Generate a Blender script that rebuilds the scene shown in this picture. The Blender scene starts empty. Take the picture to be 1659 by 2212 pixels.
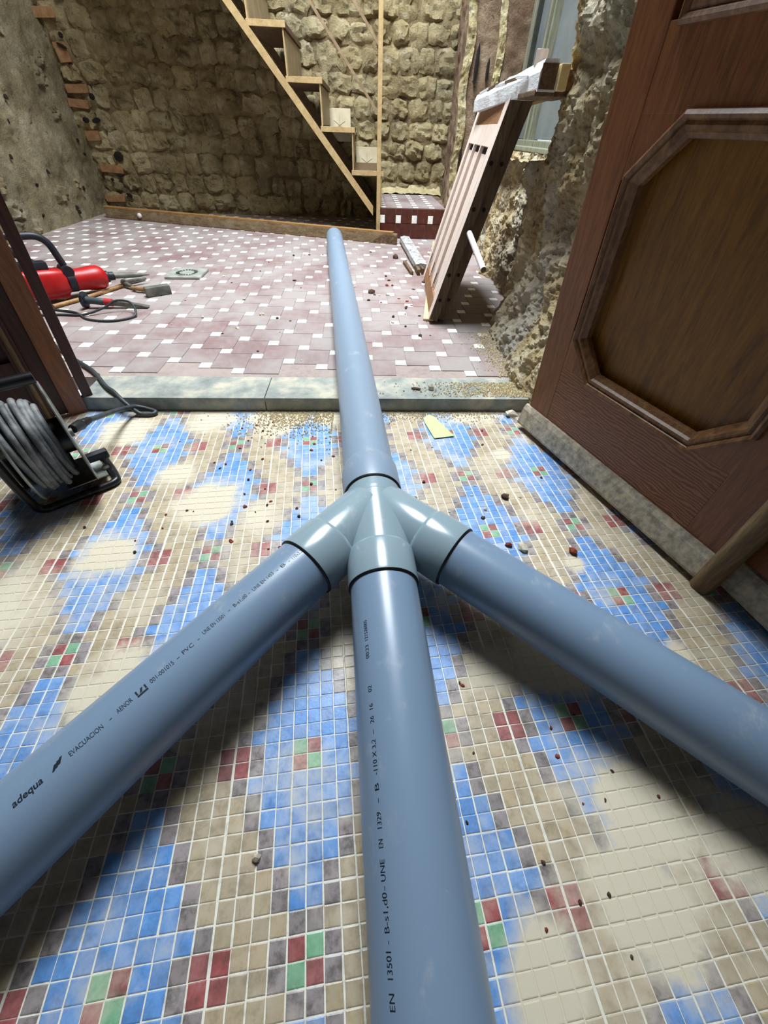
import bpy, bmesh, math, random
from mathutils import Vector, Matrix, noise
U = 0.02                                    # one mosaic tile pitch in metres
sc = bpy.context.scene
COL = sc.collection
random.seed(7)

# ------------------------------------------------------------------ camera, sky, light, exposure
def rx(a): return Matrix.Rotation(a, 3, 'X')
def rz(a): return Matrix.Rotation(a, 3, 'Z')
TH = math.radians(5.0)                      # mosaic grid is turned 5 degrees against the back room
ROT = rz(-0.1584 + TH) @ rx(0.785) @ rz(0.0397)
cam_d = bpy.data.cameras.new('camera'); cam = bpy.data.objects.new('camera', cam_d); COL.objects.link(cam)
cam.matrix_world = Matrix.Translation(Vector((5.520, -8.481, 32.692)) * U) @ ROT.to_4x4()
cam_d.sensor_fit = 'HORIZONTAL'; cam_d.sensor_width = 36.0; cam_d.lens = 36.0 * 829.0 / 1659.0
cam_d.clip_start = 0.01; cam_d.clip_end = 60
sc.camera = cam
w = bpy.data.worlds.new('sky'); sc.world = w; w.use_nodes = True
bg = w.node_tree.nodes['Background']; bg.inputs[0].default_value = (0.80, 0.90, 1.0, 1); bg.inputs[1].default_value = 1.1
sc.view_settings.view_transform = 'Standard'; sc.view_settings.look = 'None'
sc.view_settings.gamma = 1.0; sc.view_settings.use_curve_mapping = False
sc.view_settings.exposure = 0.06
sc.cycles.use_denoising = True
sc.cycles.max_bounces = 8; sc.cycles.diffuse_bounces = 6
def area(name, loc, size, rot, power, color):
    d = bpy.data.lights.new(name, 'AREA'); d.shape = 'RECTANGLE'; d.size, d.size_y = size; d.energy = power; d.color = color
    o = bpy.data.objects.new(name, d); COL.objects.link(o); o.location = loc; o.rotation_euler = rot
    return o
# daylight through the roof light of the back room and an added fill lamp behind the viewer
area('roof_light', Vector((2, 116, 167)) * U, (1.1, 1.9), (0, 0, 0), 285, (0.88, 0.95, 1.0))
area('rear_fill_light', Vector((-8, -118, 62)) * U, (1.3, 2.2), (math.radians(90), 0, 0), 1.6, (0.94, 0.96, 1.0))

# ------------------------------------------------------------------ helpers
def lin(c):
    return tuple(((x / 255) / 12.92 if x / 255 <= 0.04045 else ((x / 255 + 0.055) / 1.055) ** 2.4) for x in c[:3]) + (1,)
def R3(x, y, z): return Vector((x, y, z))                 # room frame, tile units
def T3(x, y, z=0.0):                                      # mosaic frame -> room frame, tile units
    return Vector((x * math.cos(TH) - y * math.sin(TH), x * math.sin(TH) + y * math.cos(TH), z))

class NB:
    def __init__(s, name):
        s.m = bpy.data.materials.new(name); s.m.use_nodes = True; s.t = s.m.node_tree
        s.b = s.t.nodes['Principled BSDF']; s._pos = None
    def n(s, typ, **kw):
        n = s.t.nodes.new(typ)
        for k, v in kw.items(): setattr(n, k, v)
        return n
    def link(s, a, b): s.t.links.new(a, b)
    def pos(s):
        if s._pos is None: s._pos = s.n('ShaderNodeNewGeometry').outputs['Position']
        return s._pos
    def mapped(s, stretch):
        mp = s.n('ShaderNodeMapping'); mp.inputs['Scale'].default_value = stretch; s.link(s.pos(), mp.inputs['Vector']); return mp.outputs[0]
    def noise(s, scale, detail=5, rough=0.6, stretch=(1, 1, 1), dist=0.0):
        t = s.n('ShaderNodeTexNoise'); t.inputs['Scale'].default_value = scale; t.inputs['Detail'].default_value = detail
        t.inputs['Roughness'].default_value = rough; t.inputs['Distortion'].default_value = dist
        s.link(s.mapped(stretch), t.inputs['Vector']); return t.outputs['Fac']
    def ramp(s, fac, stops):
        r = s.n('ShaderNodeValToRGB'); e = r.color_ramp.elements
        while len(e) < len(stops): e.new(0.5)
        for el, (p, c) in zip(e, stops):
            el.position = p; el.color = lin(c) if not isinstance(c, float) else (c, c, c, 1)
        s.link(fac, r.inputs[0]); return r.outputs[0]
    def math(s, op, a, b=None, clamp=False):
        m = s.n('ShaderNodeMath', operation=op); m.use_clamp = clamp
        for i, v in enumerate((a, b)):
            if v is None: continue
            if isinstance(v, (int, float)): m.inputs[i].default_value = v
            else: s.link(v, m.inputs[i])
        return m.outputs[0]
    def mix(s, fac, a, b, blend='MIX'):
        m = s.n('ShaderNodeMix', data_type='RGBA', blend_type=blend)
        for v, i in ((fac, 0), (a, 6), (b, 7)):
            if isinstance(v, (int, float)): m.inputs[i].default_value = v
            elif isinstance(v, tuple): m.inputs[i].default_value = lin(v)
            else: s.link(v, m.inputs[i])
        return m.outputs[2]
    def bump(s, h, strength=0.3, dist=0.01):
        b = s.n('ShaderNodeBump'); b.inputs['Strength'].default_value = strength; b.inputs['Distance'].default_value = dist
        s.link(h, b.inputs['Height']); s.link(b.outputs[0], s.b.inputs['Normal'])
    def out(s, col, rough=0.6, spec=0.5, metal=0.0):
        if isinstance(col, tuple): s.b.inputs['Base Color'].default_value = lin(col)
        else: s.link(col, s.b.inputs['Base Color'])
        if isinstance(rough, (int, float)): s.b.inputs['Roughness'].default_value = rough
        else: s.link(rough, s.b.inputs['Roughness'])
        s.b.inputs['Specular IOR Level'].default_value = spec; s.b.inputs['Metallic'].default_value = metal
        return s.m
def surf(name, stops, scale=20, rough=0.7, spec=0.4, stretch=(1, 1, 1), detail=6, bump=None, metal=0.0, dist=0.0):
    k = NB(name); f = k.noise(scale, detail, 0.62, stretch, dist)
    if bump: k.bump(k.noise(bump[0], 7, 0.65, stretch), bump[1], bump[2])
    return k.out(k.ramp(f, stops), rough, spec, metal)
def wood(name, cols, stretch, rough=0.55, bump=0.25, dust=0.0, dustcol=(170, 160, 140), scale=1.0):
    k = NB(name); f = k.noise(6 * scale, 8, 0.6, stretch, 0.8); g = k.noise(28 * scale, 4, 0.6, stretch, 0.3)
    c = k.ramp(k.math('ADD', k.math('MULTIPLY', f, 0.65), k.math('MULTIPLY', g, 0.35)), [(0.3, cols[0]), (0.5, cols[1]), (0.7, cols[2])])
    if dust: c = k.mix(k.ramp(k.noise(9, 8, 0.7), [(0.62 - dust * 0.4, 0.0), (0.92 - dust * 0.3, 0.75)]), c, dustcol)
    k.bump(g, bump, 0.003)
    return k.out(c, rough, 0.4)

class MB:
    def __init__(s): s.v = []; s.f = []; s.mi = []; s.cur = 0
    def add(s, vs, fs):
        o = len(s.v); s.v += [Vector(v) for v in vs]
        for f in fs: s.f.append([i + o for i in f]); s.mi.append(s.cur)
        return s
    def box(s, c, size, M=None, bev=0.0):
        x, y, z = (k / 2 for k in size); c = Vector(c)
        if bev <= 0:
            vs = [Vector((a, b, d)) for a in (-x, x) for b in (-y, y) for d in (-z, z)]
            fs = [(0, 1, 3, 2), (4, 6, 7, 5), (0, 4, 5, 1), (2, 3, 7, 6), (0, 2, 6, 4), (1, 5, 7, 3)]
        else:
            bm = bmesh.new(); bmesh.ops.create_cube(bm, size=1.0)
            for v in bm.verts: v.co = Vector((v.co.x * 2 * x, v.co.y * 2 * y, v.co.z * 2 * z))
            bmesh.ops.bevel(bm, geom=bm.edges[:], offset=bev, segments=2, profile=0.6, affect='EDGES')
            bm.verts.index_update(); vs = [v.co.copy() for v in bm.verts]; fs = [[v.index for v in f.verts] for f in bm.faces]; bm.free()
        if M is not None: vs = [M @ v for v in vs]
        return s.add([v + c for v in vs], fs)
    def bar(s, a, b, wd, ht, up=(0, 0, 1), bev=0.0):
        a, b = Vector(a), Vector(b); d = b - a; L = d.length; d.normalize(); u = Vector(up); u = (u - d * u.dot(d)).normalized(); r = d.cross(u)
        return s.box((a + b) / 2, (L, wd, ht), Matrix((d, r, u)).transposed(), bev)
    def ring(s, c, d, r, n, ref=None):
        d = Vector(d).normalized(); u = Vector(ref) if ref else (Vector((0, 0, 1)) if abs(d.z) < 0.9 else Vector((0, 1, 0)))
        u = (u - d * u.dot(d)).normalized(); v = d.cross(u)
        return [Vector(c) + (u * math.cos(2 * math.pi * i / n) + v * math.sin(2 * math.pi * i / n)) * r for i in range(n)]
    def loft(s, rings, caps=True, closed=False):
        n = len(rings[0]); o = len(s.v); vs = [v for r in rings for v in r]; fs = []
        m = len(rings)
        for k in range(m if closed else m - 1):
            for i in range(n):
                a, b = k * n, ((k + 1) % m) * n; j = (i + 1) % n
                fs.append((a + i, a + j, b + j, b + i))
        if caps and not closed: fs.append(tuple(range(n - 1, -1, -1))); fs.append(tuple((m - 1) * n + i for i in range(n)))
        return s.add(vs, fs)
    def lathe(s, o, d, prof, n=32, caps=True):            # prof: (distance along d, radius)
        o, d = Vector(o), Vector(d).normalized()
        return s.loft([s.ring(o + d * t, d, r, n) for t, r in prof], caps)
    def cyl(s, a, b, r, n=16, r2=None):
        a, b = Vector(a), Vector(b); return s.lathe(a, b - a, [(0, r), ((b - a).length, r if r2 is None else r2)], n)
    def tube(s, pts, r, n=8, closed=False, sub=4):
        P = smooth(pts, closed, sub); rings = []; m = len(P); prev = None
        for i in range(m):
            d = (P[(i + 1) % m] - P[i - 1]) if (closed or 0 < i < m - 1) else (P[min(i + 1, m - 1)] - P[max(i - 1, 0)])
            d.normalize()
            if prev is None: prev = Vector((0, 0, 1)) if abs(d.z) < 0.9 else Vector((1, 0, 0))
            prev = (prev - d * prev.dot(d)).normalized(); rings.append(s.ring(P[i], d, r if not callable(r) else r(i / m), n, prev))
        return s.loft(rings, True, closed)
    def prism(s, poly, ext):                              # poly: 3D points, ext: vector
        n = len(poly); ext = Vector(ext); poly = [Vector(p) for p in poly]
        fs = [tuple(range(n - 1, -1, -1)), tuple(range(n, 2 * n))] + [(i, (i + 1) % n, (i + 1) % n + n, i + n) for i in range(n)]
        return s.add(poly + [p + ext for p in poly], fs)
    def mesh(s, name, mats, origin=(0, 0, 0), smooth_=False, fix=True):
        me = bpy.data.meshes.new(name); o = Vector(origin)
        me.from_pydata([((v - o) * U)[:] for v in s.v], [], s.f)
        for m in (mats if isinstance(mats, (list, tuple)) else [mats]): me.materials.append(m)
        for p, i in zip(me.polygons, s.mi): p.material_index = i
        if fix:
            bm = bmesh.new(); bm.from_mesh(me); bmesh.ops.recalc_face_normals(bm, faces=bm.faces[:]); bm.to_mesh(me); bm.free()
        if smooth_: shade(me, smooth_ if smooth_ is not True else 40)
        me.update(); return me
def shade(me, ang):
    me.polygons.foreach_set('use_smooth', [True] * len(me.polygons))
    bm = bmesh.new(); bm.from_mesh(me); lim = math.radians(ang)
    for e in bm.edges:
        if len(e.link_faces) == 2: e.smooth = e.calc_face_angle(0) < lim
    bm.to_mesh(me); bm.free()
def smooth(pts, closed=False, sub=4):
    P = [Vector(p) for p in pts]
    if sub <= 1 or len(P) < 3: return P
    out = []; n = len(P)
    for i in range(n if closed else n - 1):
        p0 = P[(i - 1) % n] if closed or i > 0 else P[0]; p1 = P[i]; p2 = P[(i + 1) % n]; p3 = P[(i + 2) % n] if closed or i + 2 < n else P[-1]
        for k in range(sub):
            t = k / sub
            out.append(0.5 * ((2 * p1) + (p2 - p0) * t + (2 * p0 - 5 * p1 + 4 * p2 - p3) * t * t + (3 * p1 - p0 - 3 * p2 + p3) * t ** 3))
    if not closed: out.append(P[-1])
    return out
ORG = {}
def thing(name, label, cat, loc, group=None):
    o = bpy.data.objects.new(name, None); COL.objects.link(o); o.empty_display_size = 0.05; o.location = Vector(loc) * U; ORG[o] = Vector(loc)
    o['label'] = label; o['category'] = cat
    if group: o['group'] = group
    return o
def part(name, mb, mats, parent, smooth_=False, label=None):
    og = ORG.get(parent, Vector((0, 0, 0))); o = bpy.data.objects.new(name, mb.mesh(name, mats, og, smooth_)); COL.objects.link(o); o.parent = parent; ORG[o] = og
    if label: o['label'] = label
    return o
def single(name, mb, mats, label, cat, loc, smooth_=False, group=None):
    o = bpy.data.objects.new(name, mb.mesh(name, mats, loc, smooth_)); COL.objects.link(o); o.location = Vector(loc) * U; ORG[o] = Vector(loc)
    o['label'] = label; o['category'] = cat
    if group: o['group'] = group
    return o
def struct(name, mb, mats, label=None, cat=None, smooth_=False):
    o = bpy.data.objects.new(name, mb.mesh(name, mats, (0, 0, 0), smooth_)); COL.objects.link(o); ORG[o] = Vector((0, 0, 0))
    o['kind'] = 'structure'
    if label: o['label'] = label
    if cat: o['category'] = cat
    return o
def inst(name, me, parent, loc, rot=(0, 0, 0), scale=(1, 1, 1)):
    o = bpy.data.objects.new(name, me); COL.objects.link(o); o.parent = parent; o.location = Vector(loc) * U; o.rotation_euler = rot; o.scale = scale
    return o
def fbm(p, sc_, oct_=4, H=0.9): return noise.fractal(Vector(p) * sc_, H, 2.1, oct_)

# ------------------------------------------------------------------ materials
DUST = (208, 198, 176)
def dust_mask(k, amount=0.0, blobs=(), scale=7.0):
    f = k.ramp(k.noise(scale, 9, 0.68), [(0.50 - amount, 0.0), (0.78 - amount, 0.85)])
    for (x, y, r, st) in blobs:
        c = T3(x, y) * U
        d = k.n('ShaderNodeVectorMath', operation='DISTANCE'); k.link(k.pos(), d.inputs[0]); d.inputs[1].default_value = (c.x, c.y, 0.005)
        v = k.math('ADD', k.math('DIVIDE', d.outputs['Value'], r * U), k.math('MULTIPLY', k.math('SUBTRACT', blobn(k), 0.5), 1.7))
        f = k.math('MAXIMUM', f, k.math('MULTIPLY', k.math('SUBTRACT', 1.15, v, True), st * 2.2, True))
    return k.math('MINIMUM', f, 0.93)
_bn = {}
def blobn(k):
    if k not in _bn: _bn[k] = k.noise(16, 7, 0.65)
    return _bn[k]
BLOBS = [(21.5, 3.5, 3.6, .9), (23.5, -7.5, 3.5, .95), (21.5, -11.5, 3.6, .9), (30, -10, 3.5, .9), (14.5, -13.5, 3.0, .7), (-13.5, 5.0, 4.5, .9), (-11, 27, 4.0, .85), (-16, 33, 3, .6),
         (-20, 20, 3.5, .7), (-4, 46, 5.0, .95), (6, 46.5, 4.5, 1.0), (14, 48, 3.0, .9), (27, 47, 6, .8), (28.3, 33, 1.4, .9), (-28, 14, 6, .55), (-26, 44, 4, .8), (-14, 46, 4, .7), (-5, 24, 3, .5), (29.5, 13.5, 1.3, .8), (34, 2.5, 1.4, .8), (17, 3.5, 2.5, .6)]
def tile_mat(name, col, var, blobs, dust=0.0, film=0.12, rough=0.35, dscale=7.0, dcol=DUST, mott=.86):
    k = NB(name)
    oi = k.n('ShaderNodeObjectInfo'); at = k.n('ShaderNodeAttribute', attribute_name='rnd')
    r = k.math('FRACT', k.math('ADD', oi.outputs['Random'], at.outputs['Fac']))
    sp = k.ramp(k.noise(55, 6, 0.7), [(0.36, tuple(int(c * mott) for c in col)), (0.52, col), (0.72, tuple(min(255, int(c * 0.7 + 255 * 0.22)) for c in col))])
    hs = k.n('ShaderNodeHueSaturation'); k.link(sp, hs.inputs['Color'])
    k.link(k.math('ADD', 1.0 - var, k.math('MULTIPLY', r, 2 * var)), hs.inputs['Value'])
    k.link(k.math('ADD', 1.0 - var * 0.8, k.math('MULTIPLY', k.math('FRACT', k.math('MULTIPLY', r, 7.3)), 1.6 * var)), hs.inputs['Saturation'])
    d = dust_mask(k, dust, blobs, dscale)
    c = k.mix(k.math('ADD', d, film, True), hs.outputs[0], dcol)
    k.bump(k.noise(180, 4, 0.6), 0.12, 0.002)
    return k.out(c, k.math('ADD', rough, k.math('MULTIPLY', d, 0.5), True), 0.45)
M = {}
M['blue'] = tile_mat('mosaic blue glaze', (92, 148, 214), .13, BLOBS, 0.02, .10)
M['tan'] = tile_mat('mosaic tan glaze', (175, 158, 130), .12, BLOBS, 0.0, .14)
M['grey'] = tile_mat('mosaic marbled grey glaze', (138, 128, 132), .18, BLOBS, 0.0, .10, mott=.62)
M['red'] = tile_mat('mosaic red glaze', (150, 70, 76), .15, BLOBS, 0.0, .10, mott=.7)
M['green'] = tile_mat('mosaic green glaze', (118, 172, 138), .12, BLOBS, 0.0, .08)
M['grout'] = tile_mat('pale cement grout', (234, 232, 218), .0, BLOBS, 0.02, .05, .9)
M['terracotta'] = tile_mat('dusty terracotta tile', (118, 76, 76), .12, (), .12, .40, .6, 3.4, (152, 143, 140))
M['ivory'] = tile_mat('ivory insert tile', (248, 247, 240), .05, (), -.10, .05, .4, 2.6, (190, 175, 168))
M['grout_back'] = tile_mat('dusty back room grout', (150, 134, 128), .0, (), .06, .3, .9, 2.6, (166, 152, 146))
M['brick_tile'] = surf('dark red riser tile', [(.3, (64, 28, 22)), (.6, (84, 40, 32)), (.8, (108, 62, 50))], 30, .35)
M['sill_stone'] = surf('grey threshold stone', [(.30, (112, 118, 116)), (.5, (148, 152, 146)), (.66, (186, 180, 162))], 12, .85, bump=(60, .25, .004), detail=9)
def stone_mat(name, stops, stain, sc1=5.0, sc2=1.6, bstr=0.8, bscale=22, stretch=(1, 1, 1), blotch=0):
    k = NB(name)
    c = k.ramp(k.noise(sc1, 10, 0.68, stretch), stops)
    c = k.mix(k.ramp(k.noise(sc2, 6, 0.6, stretch), [(.52, 0.0), (.68, 0.8)]), c, stain[0])
    c = k.mix(k.ramp(k.noise(sc1 * 1.7, 8, 0.7, stretch), [(.58, 0.0), (.72, 0.75)]), c, stain[1])
    c = k.mix(k.ramp(k.noise(sc1 * 6, 6, 0.7, stretch), [(.30, 0.85), (.40, 0.0)]), c, (60, 48, 34))
    if blotch: c = k.mix(k.ramp(k.noise(blotch, 9, 0.75, (1, 1, 1.3), .6), [(.53, 0.0), (.64, 0.8)]), c, (84, 72, 52))
    hv = k.n('ShaderNodeHueSaturation'); k.link(c, hv.inputs['Color']); oi = k.n('ShaderNodeObjectInfo'); k.link(k.math('ADD', .84, k.math('MULTIPLY', oi.outputs['Random'], .3)), hv.inputs['Value']); c = hv.outputs[0]
    k.bump(k.math('ADD', k.noise(bscale, 10, 0.72, stretch), k.math('MULTIPLY', k.noise(bscale * 4, 6, .7), .35)), bstr, 0.03)
    return k.out(c, 0.95, 0.15)
M['mortar'] = stone_mat('old brown lime mortar', [(.35, (104, 88, 62)), (.5, (150, 132, 98)), (.68, (184, 168, 132))], ((110, 100, 80), (176, 166, 138)), 6, blotch=6.5)
M['rubble'] = stone_mat('pale hewn rubble stone', [(.32, (128, 112, 80)), (.5, (170, 154, 116)), (.7, (202, 190, 156))], ((150, 142, 116), (214, 206, 184)), 5, blotch=6.5)
M['rubble_grey'] = stone_mat('grey rubble plaster', [(.32, (104, 94, 70)), (.5, (142, 130, 102)), (.7, (176, 166, 140))], ((120, 116, 100), (186, 180, 164)), 4)
M['rock'] = stone_mat('golden and grey rock face', [(.30, (158, 128, 80)), (.46, (210, 186, 138)), (.62, (238, 228, 200))], ((176, 172, 168), (240, 236, 224)), 5.5, 2.4, 1.0, 34, (1, 1, .6))
M['pier'] = stone_mat('reddish plaster of the jamb', [(.3, (110, 84, 66)), (.5, (150, 126, 104)), (.7, (178, 158, 132))], ((130, 96, 78), (186, 174, 146)), 5)
M['edge'] = stone_mat('pale broken jamb edge', [(.3, (160, 140, 96)), (.5, (206, 190, 146)), (.7, (226, 216, 186))], ((180, 166, 130), (230, 222, 198)), 8)
M['brick'] = surf('orange soft brick', [(.3, (120, 86, 56)), (.6, (150, 112, 78)), (.8, (160, 134, 100))], 25, .95, bump=(60, .4, .01))
M['plaster'] = surf('dim painted plaster', [(.4, (104, 96, 84)), (.7, (120, 112, 98))], 4, .9)
M['hole'] = surf('dark hole', [(.4, (22, 17, 14)), (.7, (34, 26, 20))], 20, 1.0)  # dark colour on solid pieces stands for the shade inside openings
def door_mat(name, stretch, dust=.25, cols=((92, 54, 30), (126, 76, 42), (144, 92, 54))):
    k = NB(name); f = k.noise(5, 8, 0.6, stretch, 1.2); g = k.noise(22, 4, .6, stretch, .4)
    c = k.ramp(k.math('ADD', k.math('MULTIPLY', f, .6), k.math('MULTIPLY', g, .4)), [(.34, cols[0]), (.5, cols[1]), (.68, cols[2])])
    d = k.ramp(k.noise(40, 9, .75), [(.66, 0.0), (.82, .5)])
    c = k.mix(k.math('MULTIPLY', d, dust * 4, True), c, (150, 122, 92))
    k.bump(g, .12, .002)
    return k.out(c, .42, .4)
M['stile'] = door_mat('varnished red brown stile', (14, 14, .9))
M['panel'] = door_mat('varnished brown panel', (12, 12, 1.0), .16, ((86, 54, 10), (122, 78, 16), (140, 96, 28)))
def grain_mat():
    k = NB('varnished rail with figured grain'); wv = k.n('ShaderNodeTexWave', wave_type='BANDS', bands_direction='Z')
    wv.inputs['Scale'].default_value = 46; wv.inputs['Distortion'].default_value = 11.0; wv.inputs['Detail'].default_value = 4; wv.inputs['Detail Scale'].default_value = .9
    k.link(k.mapped((.35, .35, 1)), wv.inputs['Vector'])
    c = k.ramp(wv.outputs['Fac'], [(.1, (98, 54, 31)), (.6, (132, 78, 46)), (.9, (144, 90, 55))])
    c = k.mix(k.math('MULTIPLY', k.ramp(k.noise(40, 9, .75), [(.62, 0.0), (.8, .5)]), .9), c, (165, 135, 100))
    return k.out(c, .45, .4)
M['rail'] = grain_mat()
M['mould'] = door_mat('moulding', (8, 8, 3), .55, ((74, 46, 26), (110, 74, 44), (140, 104, 70)))
M['drip'] = surf('dusty grey weather bar', [(.35, (138, 128, 112)), (.52, (172, 162, 144)), (.7, (204, 188, 158))], 60, .8, detail=9, bump=(80, .3, .004))
M['batten'] = wood('worn grey batten', ((78, 60, 42), (112, 90, 62), (150, 126, 92)), (10, 10, 1), .8)
M['dark_door'] = door_mat('dark shaded door wood', (14, 14, .9), .12, ((40, 20, 13), (62, 30, 18), (84, 44, 26)))  # darker copy of the door wood, shade of the left leaf in its colour
M['pvc'] = None
def pvc(name, col, rough, dusty):
    k = NB(name); n = k.noise(14, 8, .7); n2 = k.noise(60, 6, .7, (1, .3, 1))
    d = k.math('MULTIPLY', k.ramp(n, [(.56, 0.0), (.70, 1.0)]), k.ramp(n2, [(.45, 0.1), (.62, 1.0)]))
    c = k.mix(k.math('MULTIPLY', d, dusty), col, (178, 182, 178))
    k.bump(k.noise(900, 2, .5), .03, .0005)
    return k.out(c, k.math('ADD', rough, k.math('MULTIPLY', d, .3)), .5)
M['pvc'] = pvc('grey pvc', (120, 142, 166), .30, .6)
M['pvc_old'] = pvc('scuffed grey pvc', (130, 148, 168), .40, .8)
M['pvc_fit'] = pvc('glossy grey pvc fitting', (136, 156, 166), .22, .3)
M['rubber'] = surf('black rubber', [(.4, (14, 14, 15)), (.7, (28, 28, 30))], 30, .5)
M['ink'] = surf('dark printed ink', [(.4, (22, 28, 40)), (.7, (30, 36, 48))], 40, .5)
M['stairwood'] = wood('pale tan painted stair wood', ((150, 124, 84), (176, 150, 106), (192, 168, 124)), (4, 4, 4), .7, .15)
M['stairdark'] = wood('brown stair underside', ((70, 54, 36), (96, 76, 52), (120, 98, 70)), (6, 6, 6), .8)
M['railmetal'] = surf('dull brown rail', [(.4, (128, 106, 80)), (.7, (158, 136, 106))], 30, .6)
M['riser_tile'] = surf('shaded cream riser tile', [(.4, (138, 122, 92)), (.7, (158, 142, 112))], 12, .5)  # cream tile darkened, shade under the stairs put into its colour
M['white_tile'] = surf('cream glazed tile', [(.4, (196, 184, 154)), (.7, (214, 204, 178))], 12, .3)
M['motif'] = surf('grey tile motif', [(.4, (150, 140, 118)), (.7, (165, 155, 132))], 30, .4)
M['beam'] = wood('weathered plank', ((84, 66, 46), (124, 104, 76), (156, 138, 108)), (1.2, 8, 12), .85, .4, .35, (176, 164, 138))
M['beam_top'] = wood('worn plank edge', ((110, 76, 40), (150, 112, 66), (170, 136, 90)), (1.2, 8, 12), .8, .3)
M['shutter'] = wood('pale pink painted shutter', ((196, 176, 164), (214, 196, 184), (224, 210, 200)), (10, 10, 1.2), .6, .12)
M['shutter_edge'] = wood('bare brown shutter edge', ((52, 40, 28), (84, 68, 50), (116, 96, 72)), (14, 14, 1), .8, .3)
M['shutter_rail'] = wood('orange brown shutter rail', ((112, 74, 44), (136, 94, 60), (152, 114, 80)), (8, 1.5, 8), .7)
M['whitewood'] = wood('flaking white timber', ((196, 198, 200), (216, 218, 220), (232, 232, 230)), (6, 1, 6), .8, .5, .1, (120, 100, 90))
M['rawwood'] = wood('old brown sawn timber', ((62, 42, 28), (98, 74, 52), (140, 116, 86)), (8, 3, 8), .85, .4)
M['pinewood'] = wood('clean pale pine', ((206, 180, 120), (222, 198, 142), (232, 212, 164)), (10, 1.2, 10), .6, .1)
M['limeplaster'] = surf('crumbling white plaster', [(.35, (128, 124, 120)), (.5, (174, 172, 172)), (.7, (198, 198, 198))], 40, .9, bump=(60, .6, .01))
M['whitepaint'] = surf('white painted dowel', [(.4, (206, 198, 204)), (.7, (226, 220, 224))], 20, .5)
M['winframe'] = wood('grey green window frame', ((96, 98, 84), (128, 130, 112), (158, 158, 138)), (8, 8, 1), .6)
M['winframe_dark'] = surf('dark window rebate', [(.4, (44, 46, 40)), (.7, (60, 62, 54))], 20, .7)
def glass_mat():
    k = NB('dusty window glass'); k.out(k.ramp(k.noise(6, 5), [(.4, (132, 142, 146)), (.7, (150, 158, 160))]), .25, .5)
    k.b.inputs['Transmission Weight'].default_value = .35; return k.m
M['glass'] = glass_mat()
M['red_plastic'] = surf('red tool housing', [(.4, (158, 14, 18)), (.7, (186, 22, 24))], 14, .38)
M['black_plastic'] = surf('black tool plastic', [(.4, (16, 20, 30)), (.7, (30, 34, 46))], 20, .5)
M['steel'] = surf('dusty steel', [(.4, (96, 96, 92)), (.7, (140, 138, 130))], 20, .45, metal=.6)
M['iron'] = surf('dull forged iron', [(.4, (92, 94, 88)), (.7, (128, 128, 118))], 25, .6, metal=.25)
M['handle_wood'] = wood('hammer handle wood', ((110, 78, 46), (150, 112, 70), (180, 146, 100)), (3, 3, 3), .6)
M['teal'] = surf('blue grey grip', [(.4, (60, 70, 78)), (.7, (80, 90, 98))], 20, .5)
M['redgrip'] = surf('red grip ring', [(.4, (170, 44, 42)), (.7, (190, 60, 56))], 20, .5)
M['drain'] = surf('galvanised drain plate', [(.4, (150, 154, 146)), (.7, (182, 186, 178))], 20, .5, metal=.25)
M['cable'] = surf('dusty dark cable', [(.35, (62, 64, 66)), (.5, (98, 100, 102)), (.65, (142, 142, 140))], 18, .6, detail=8)
M['cord'] = surf('dark grey cord', [(.4, (44, 50, 54)), (.7, (64, 70, 74))], 20, .5)
M['blackpaint'] = surf('chipped black paint', [(.3, (12, 12, 14)), (.62, (22, 22, 24)), (.74, (92, 98, 98))], 30, .35)
M['zinc'] = surf('zinc plated sheet', [(.35, (92, 92, 84)), (.55, (150, 154, 148)), (.75, (188, 196, 194))], 9, .35, metal=.55)
M['paper'] = surf('pale yellow green card', [(.4, (186, 198, 140)), (.7, (200, 210, 158))], 12, .8)
M['chipstone'] = surf('pale mortar chip', [(.4, (176, 166, 146)), (.7, (216, 208, 192))], 90, .95)
M['chipbrick'] = surf('red brick chip', [(.4, (112, 46, 34)), (.7, (152, 80, 58))], 90, .95)
M['chipdark'] = surf('dark brown chip', [(.4, (58, 42, 32)), (.7, (96, 74, 58))], 90, .95)
M['debris'] = surf('loose sandy debris', [(.3, (172, 154, 118)), (.55, (206, 192, 156)), (.75, (228, 218, 190))], 160, 1.0)

# ------------------------------------------------------------------ mosaic floor
def mosaic_colour(i, j):
    if j % 10 in (0, 1) and i % 10 in (5, 6): return 'red'
    best = 'tan'
    ci = math.floor((i + 4) / 10)
    for gi in (ci - 1, ci, ci + 1):
        for gj in range((j // 10) - 1, (j // 10) + 3):
            x, y = i - gi * 10, j - gj * 10
            if -4 <= x <= 5 and -10 <= y <= 11:
                a = x if x >= 1 else 1 - x                 # 1,2,3.. from the motif centre line
                bb = y if y >= 1 else 1 - y
                if (gi + gj) % 2 == 0:                     # blue diamond with red/green heart
                    if a == 1 and bb == 1: return 'green' if (x == y) else 'red'
                    half = {1: 3, 2: 4, 3: 3, 4: 3, 5: 2, 6: 2, 7: 1, 8: 1}.get(bb, 0)
                    if half and a <= half: return 'blue'
                    if half and a == half + 1: best = 'grey'
                    if bb == 9 and a == 1: best = 'grey'
                else:
                    if a == 1 and bb == 1: return 'red' if (x == y) else 'green'
                    if bb == 1 and a == 2: best = 'grey'
                    if bb == 2 and a == 1: best = 'grey'
    return best
SEAM, PX_ = 0.08, 1.0276                    # slight joint between the tile sheets, column pitch
def mx(i): return i * PX_ + SEAM * (math.floor((i + 4) / 10) + .5) - .04
g = MB(); x0, x1, y0, y1 = -62, 62, -62, 52
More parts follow.
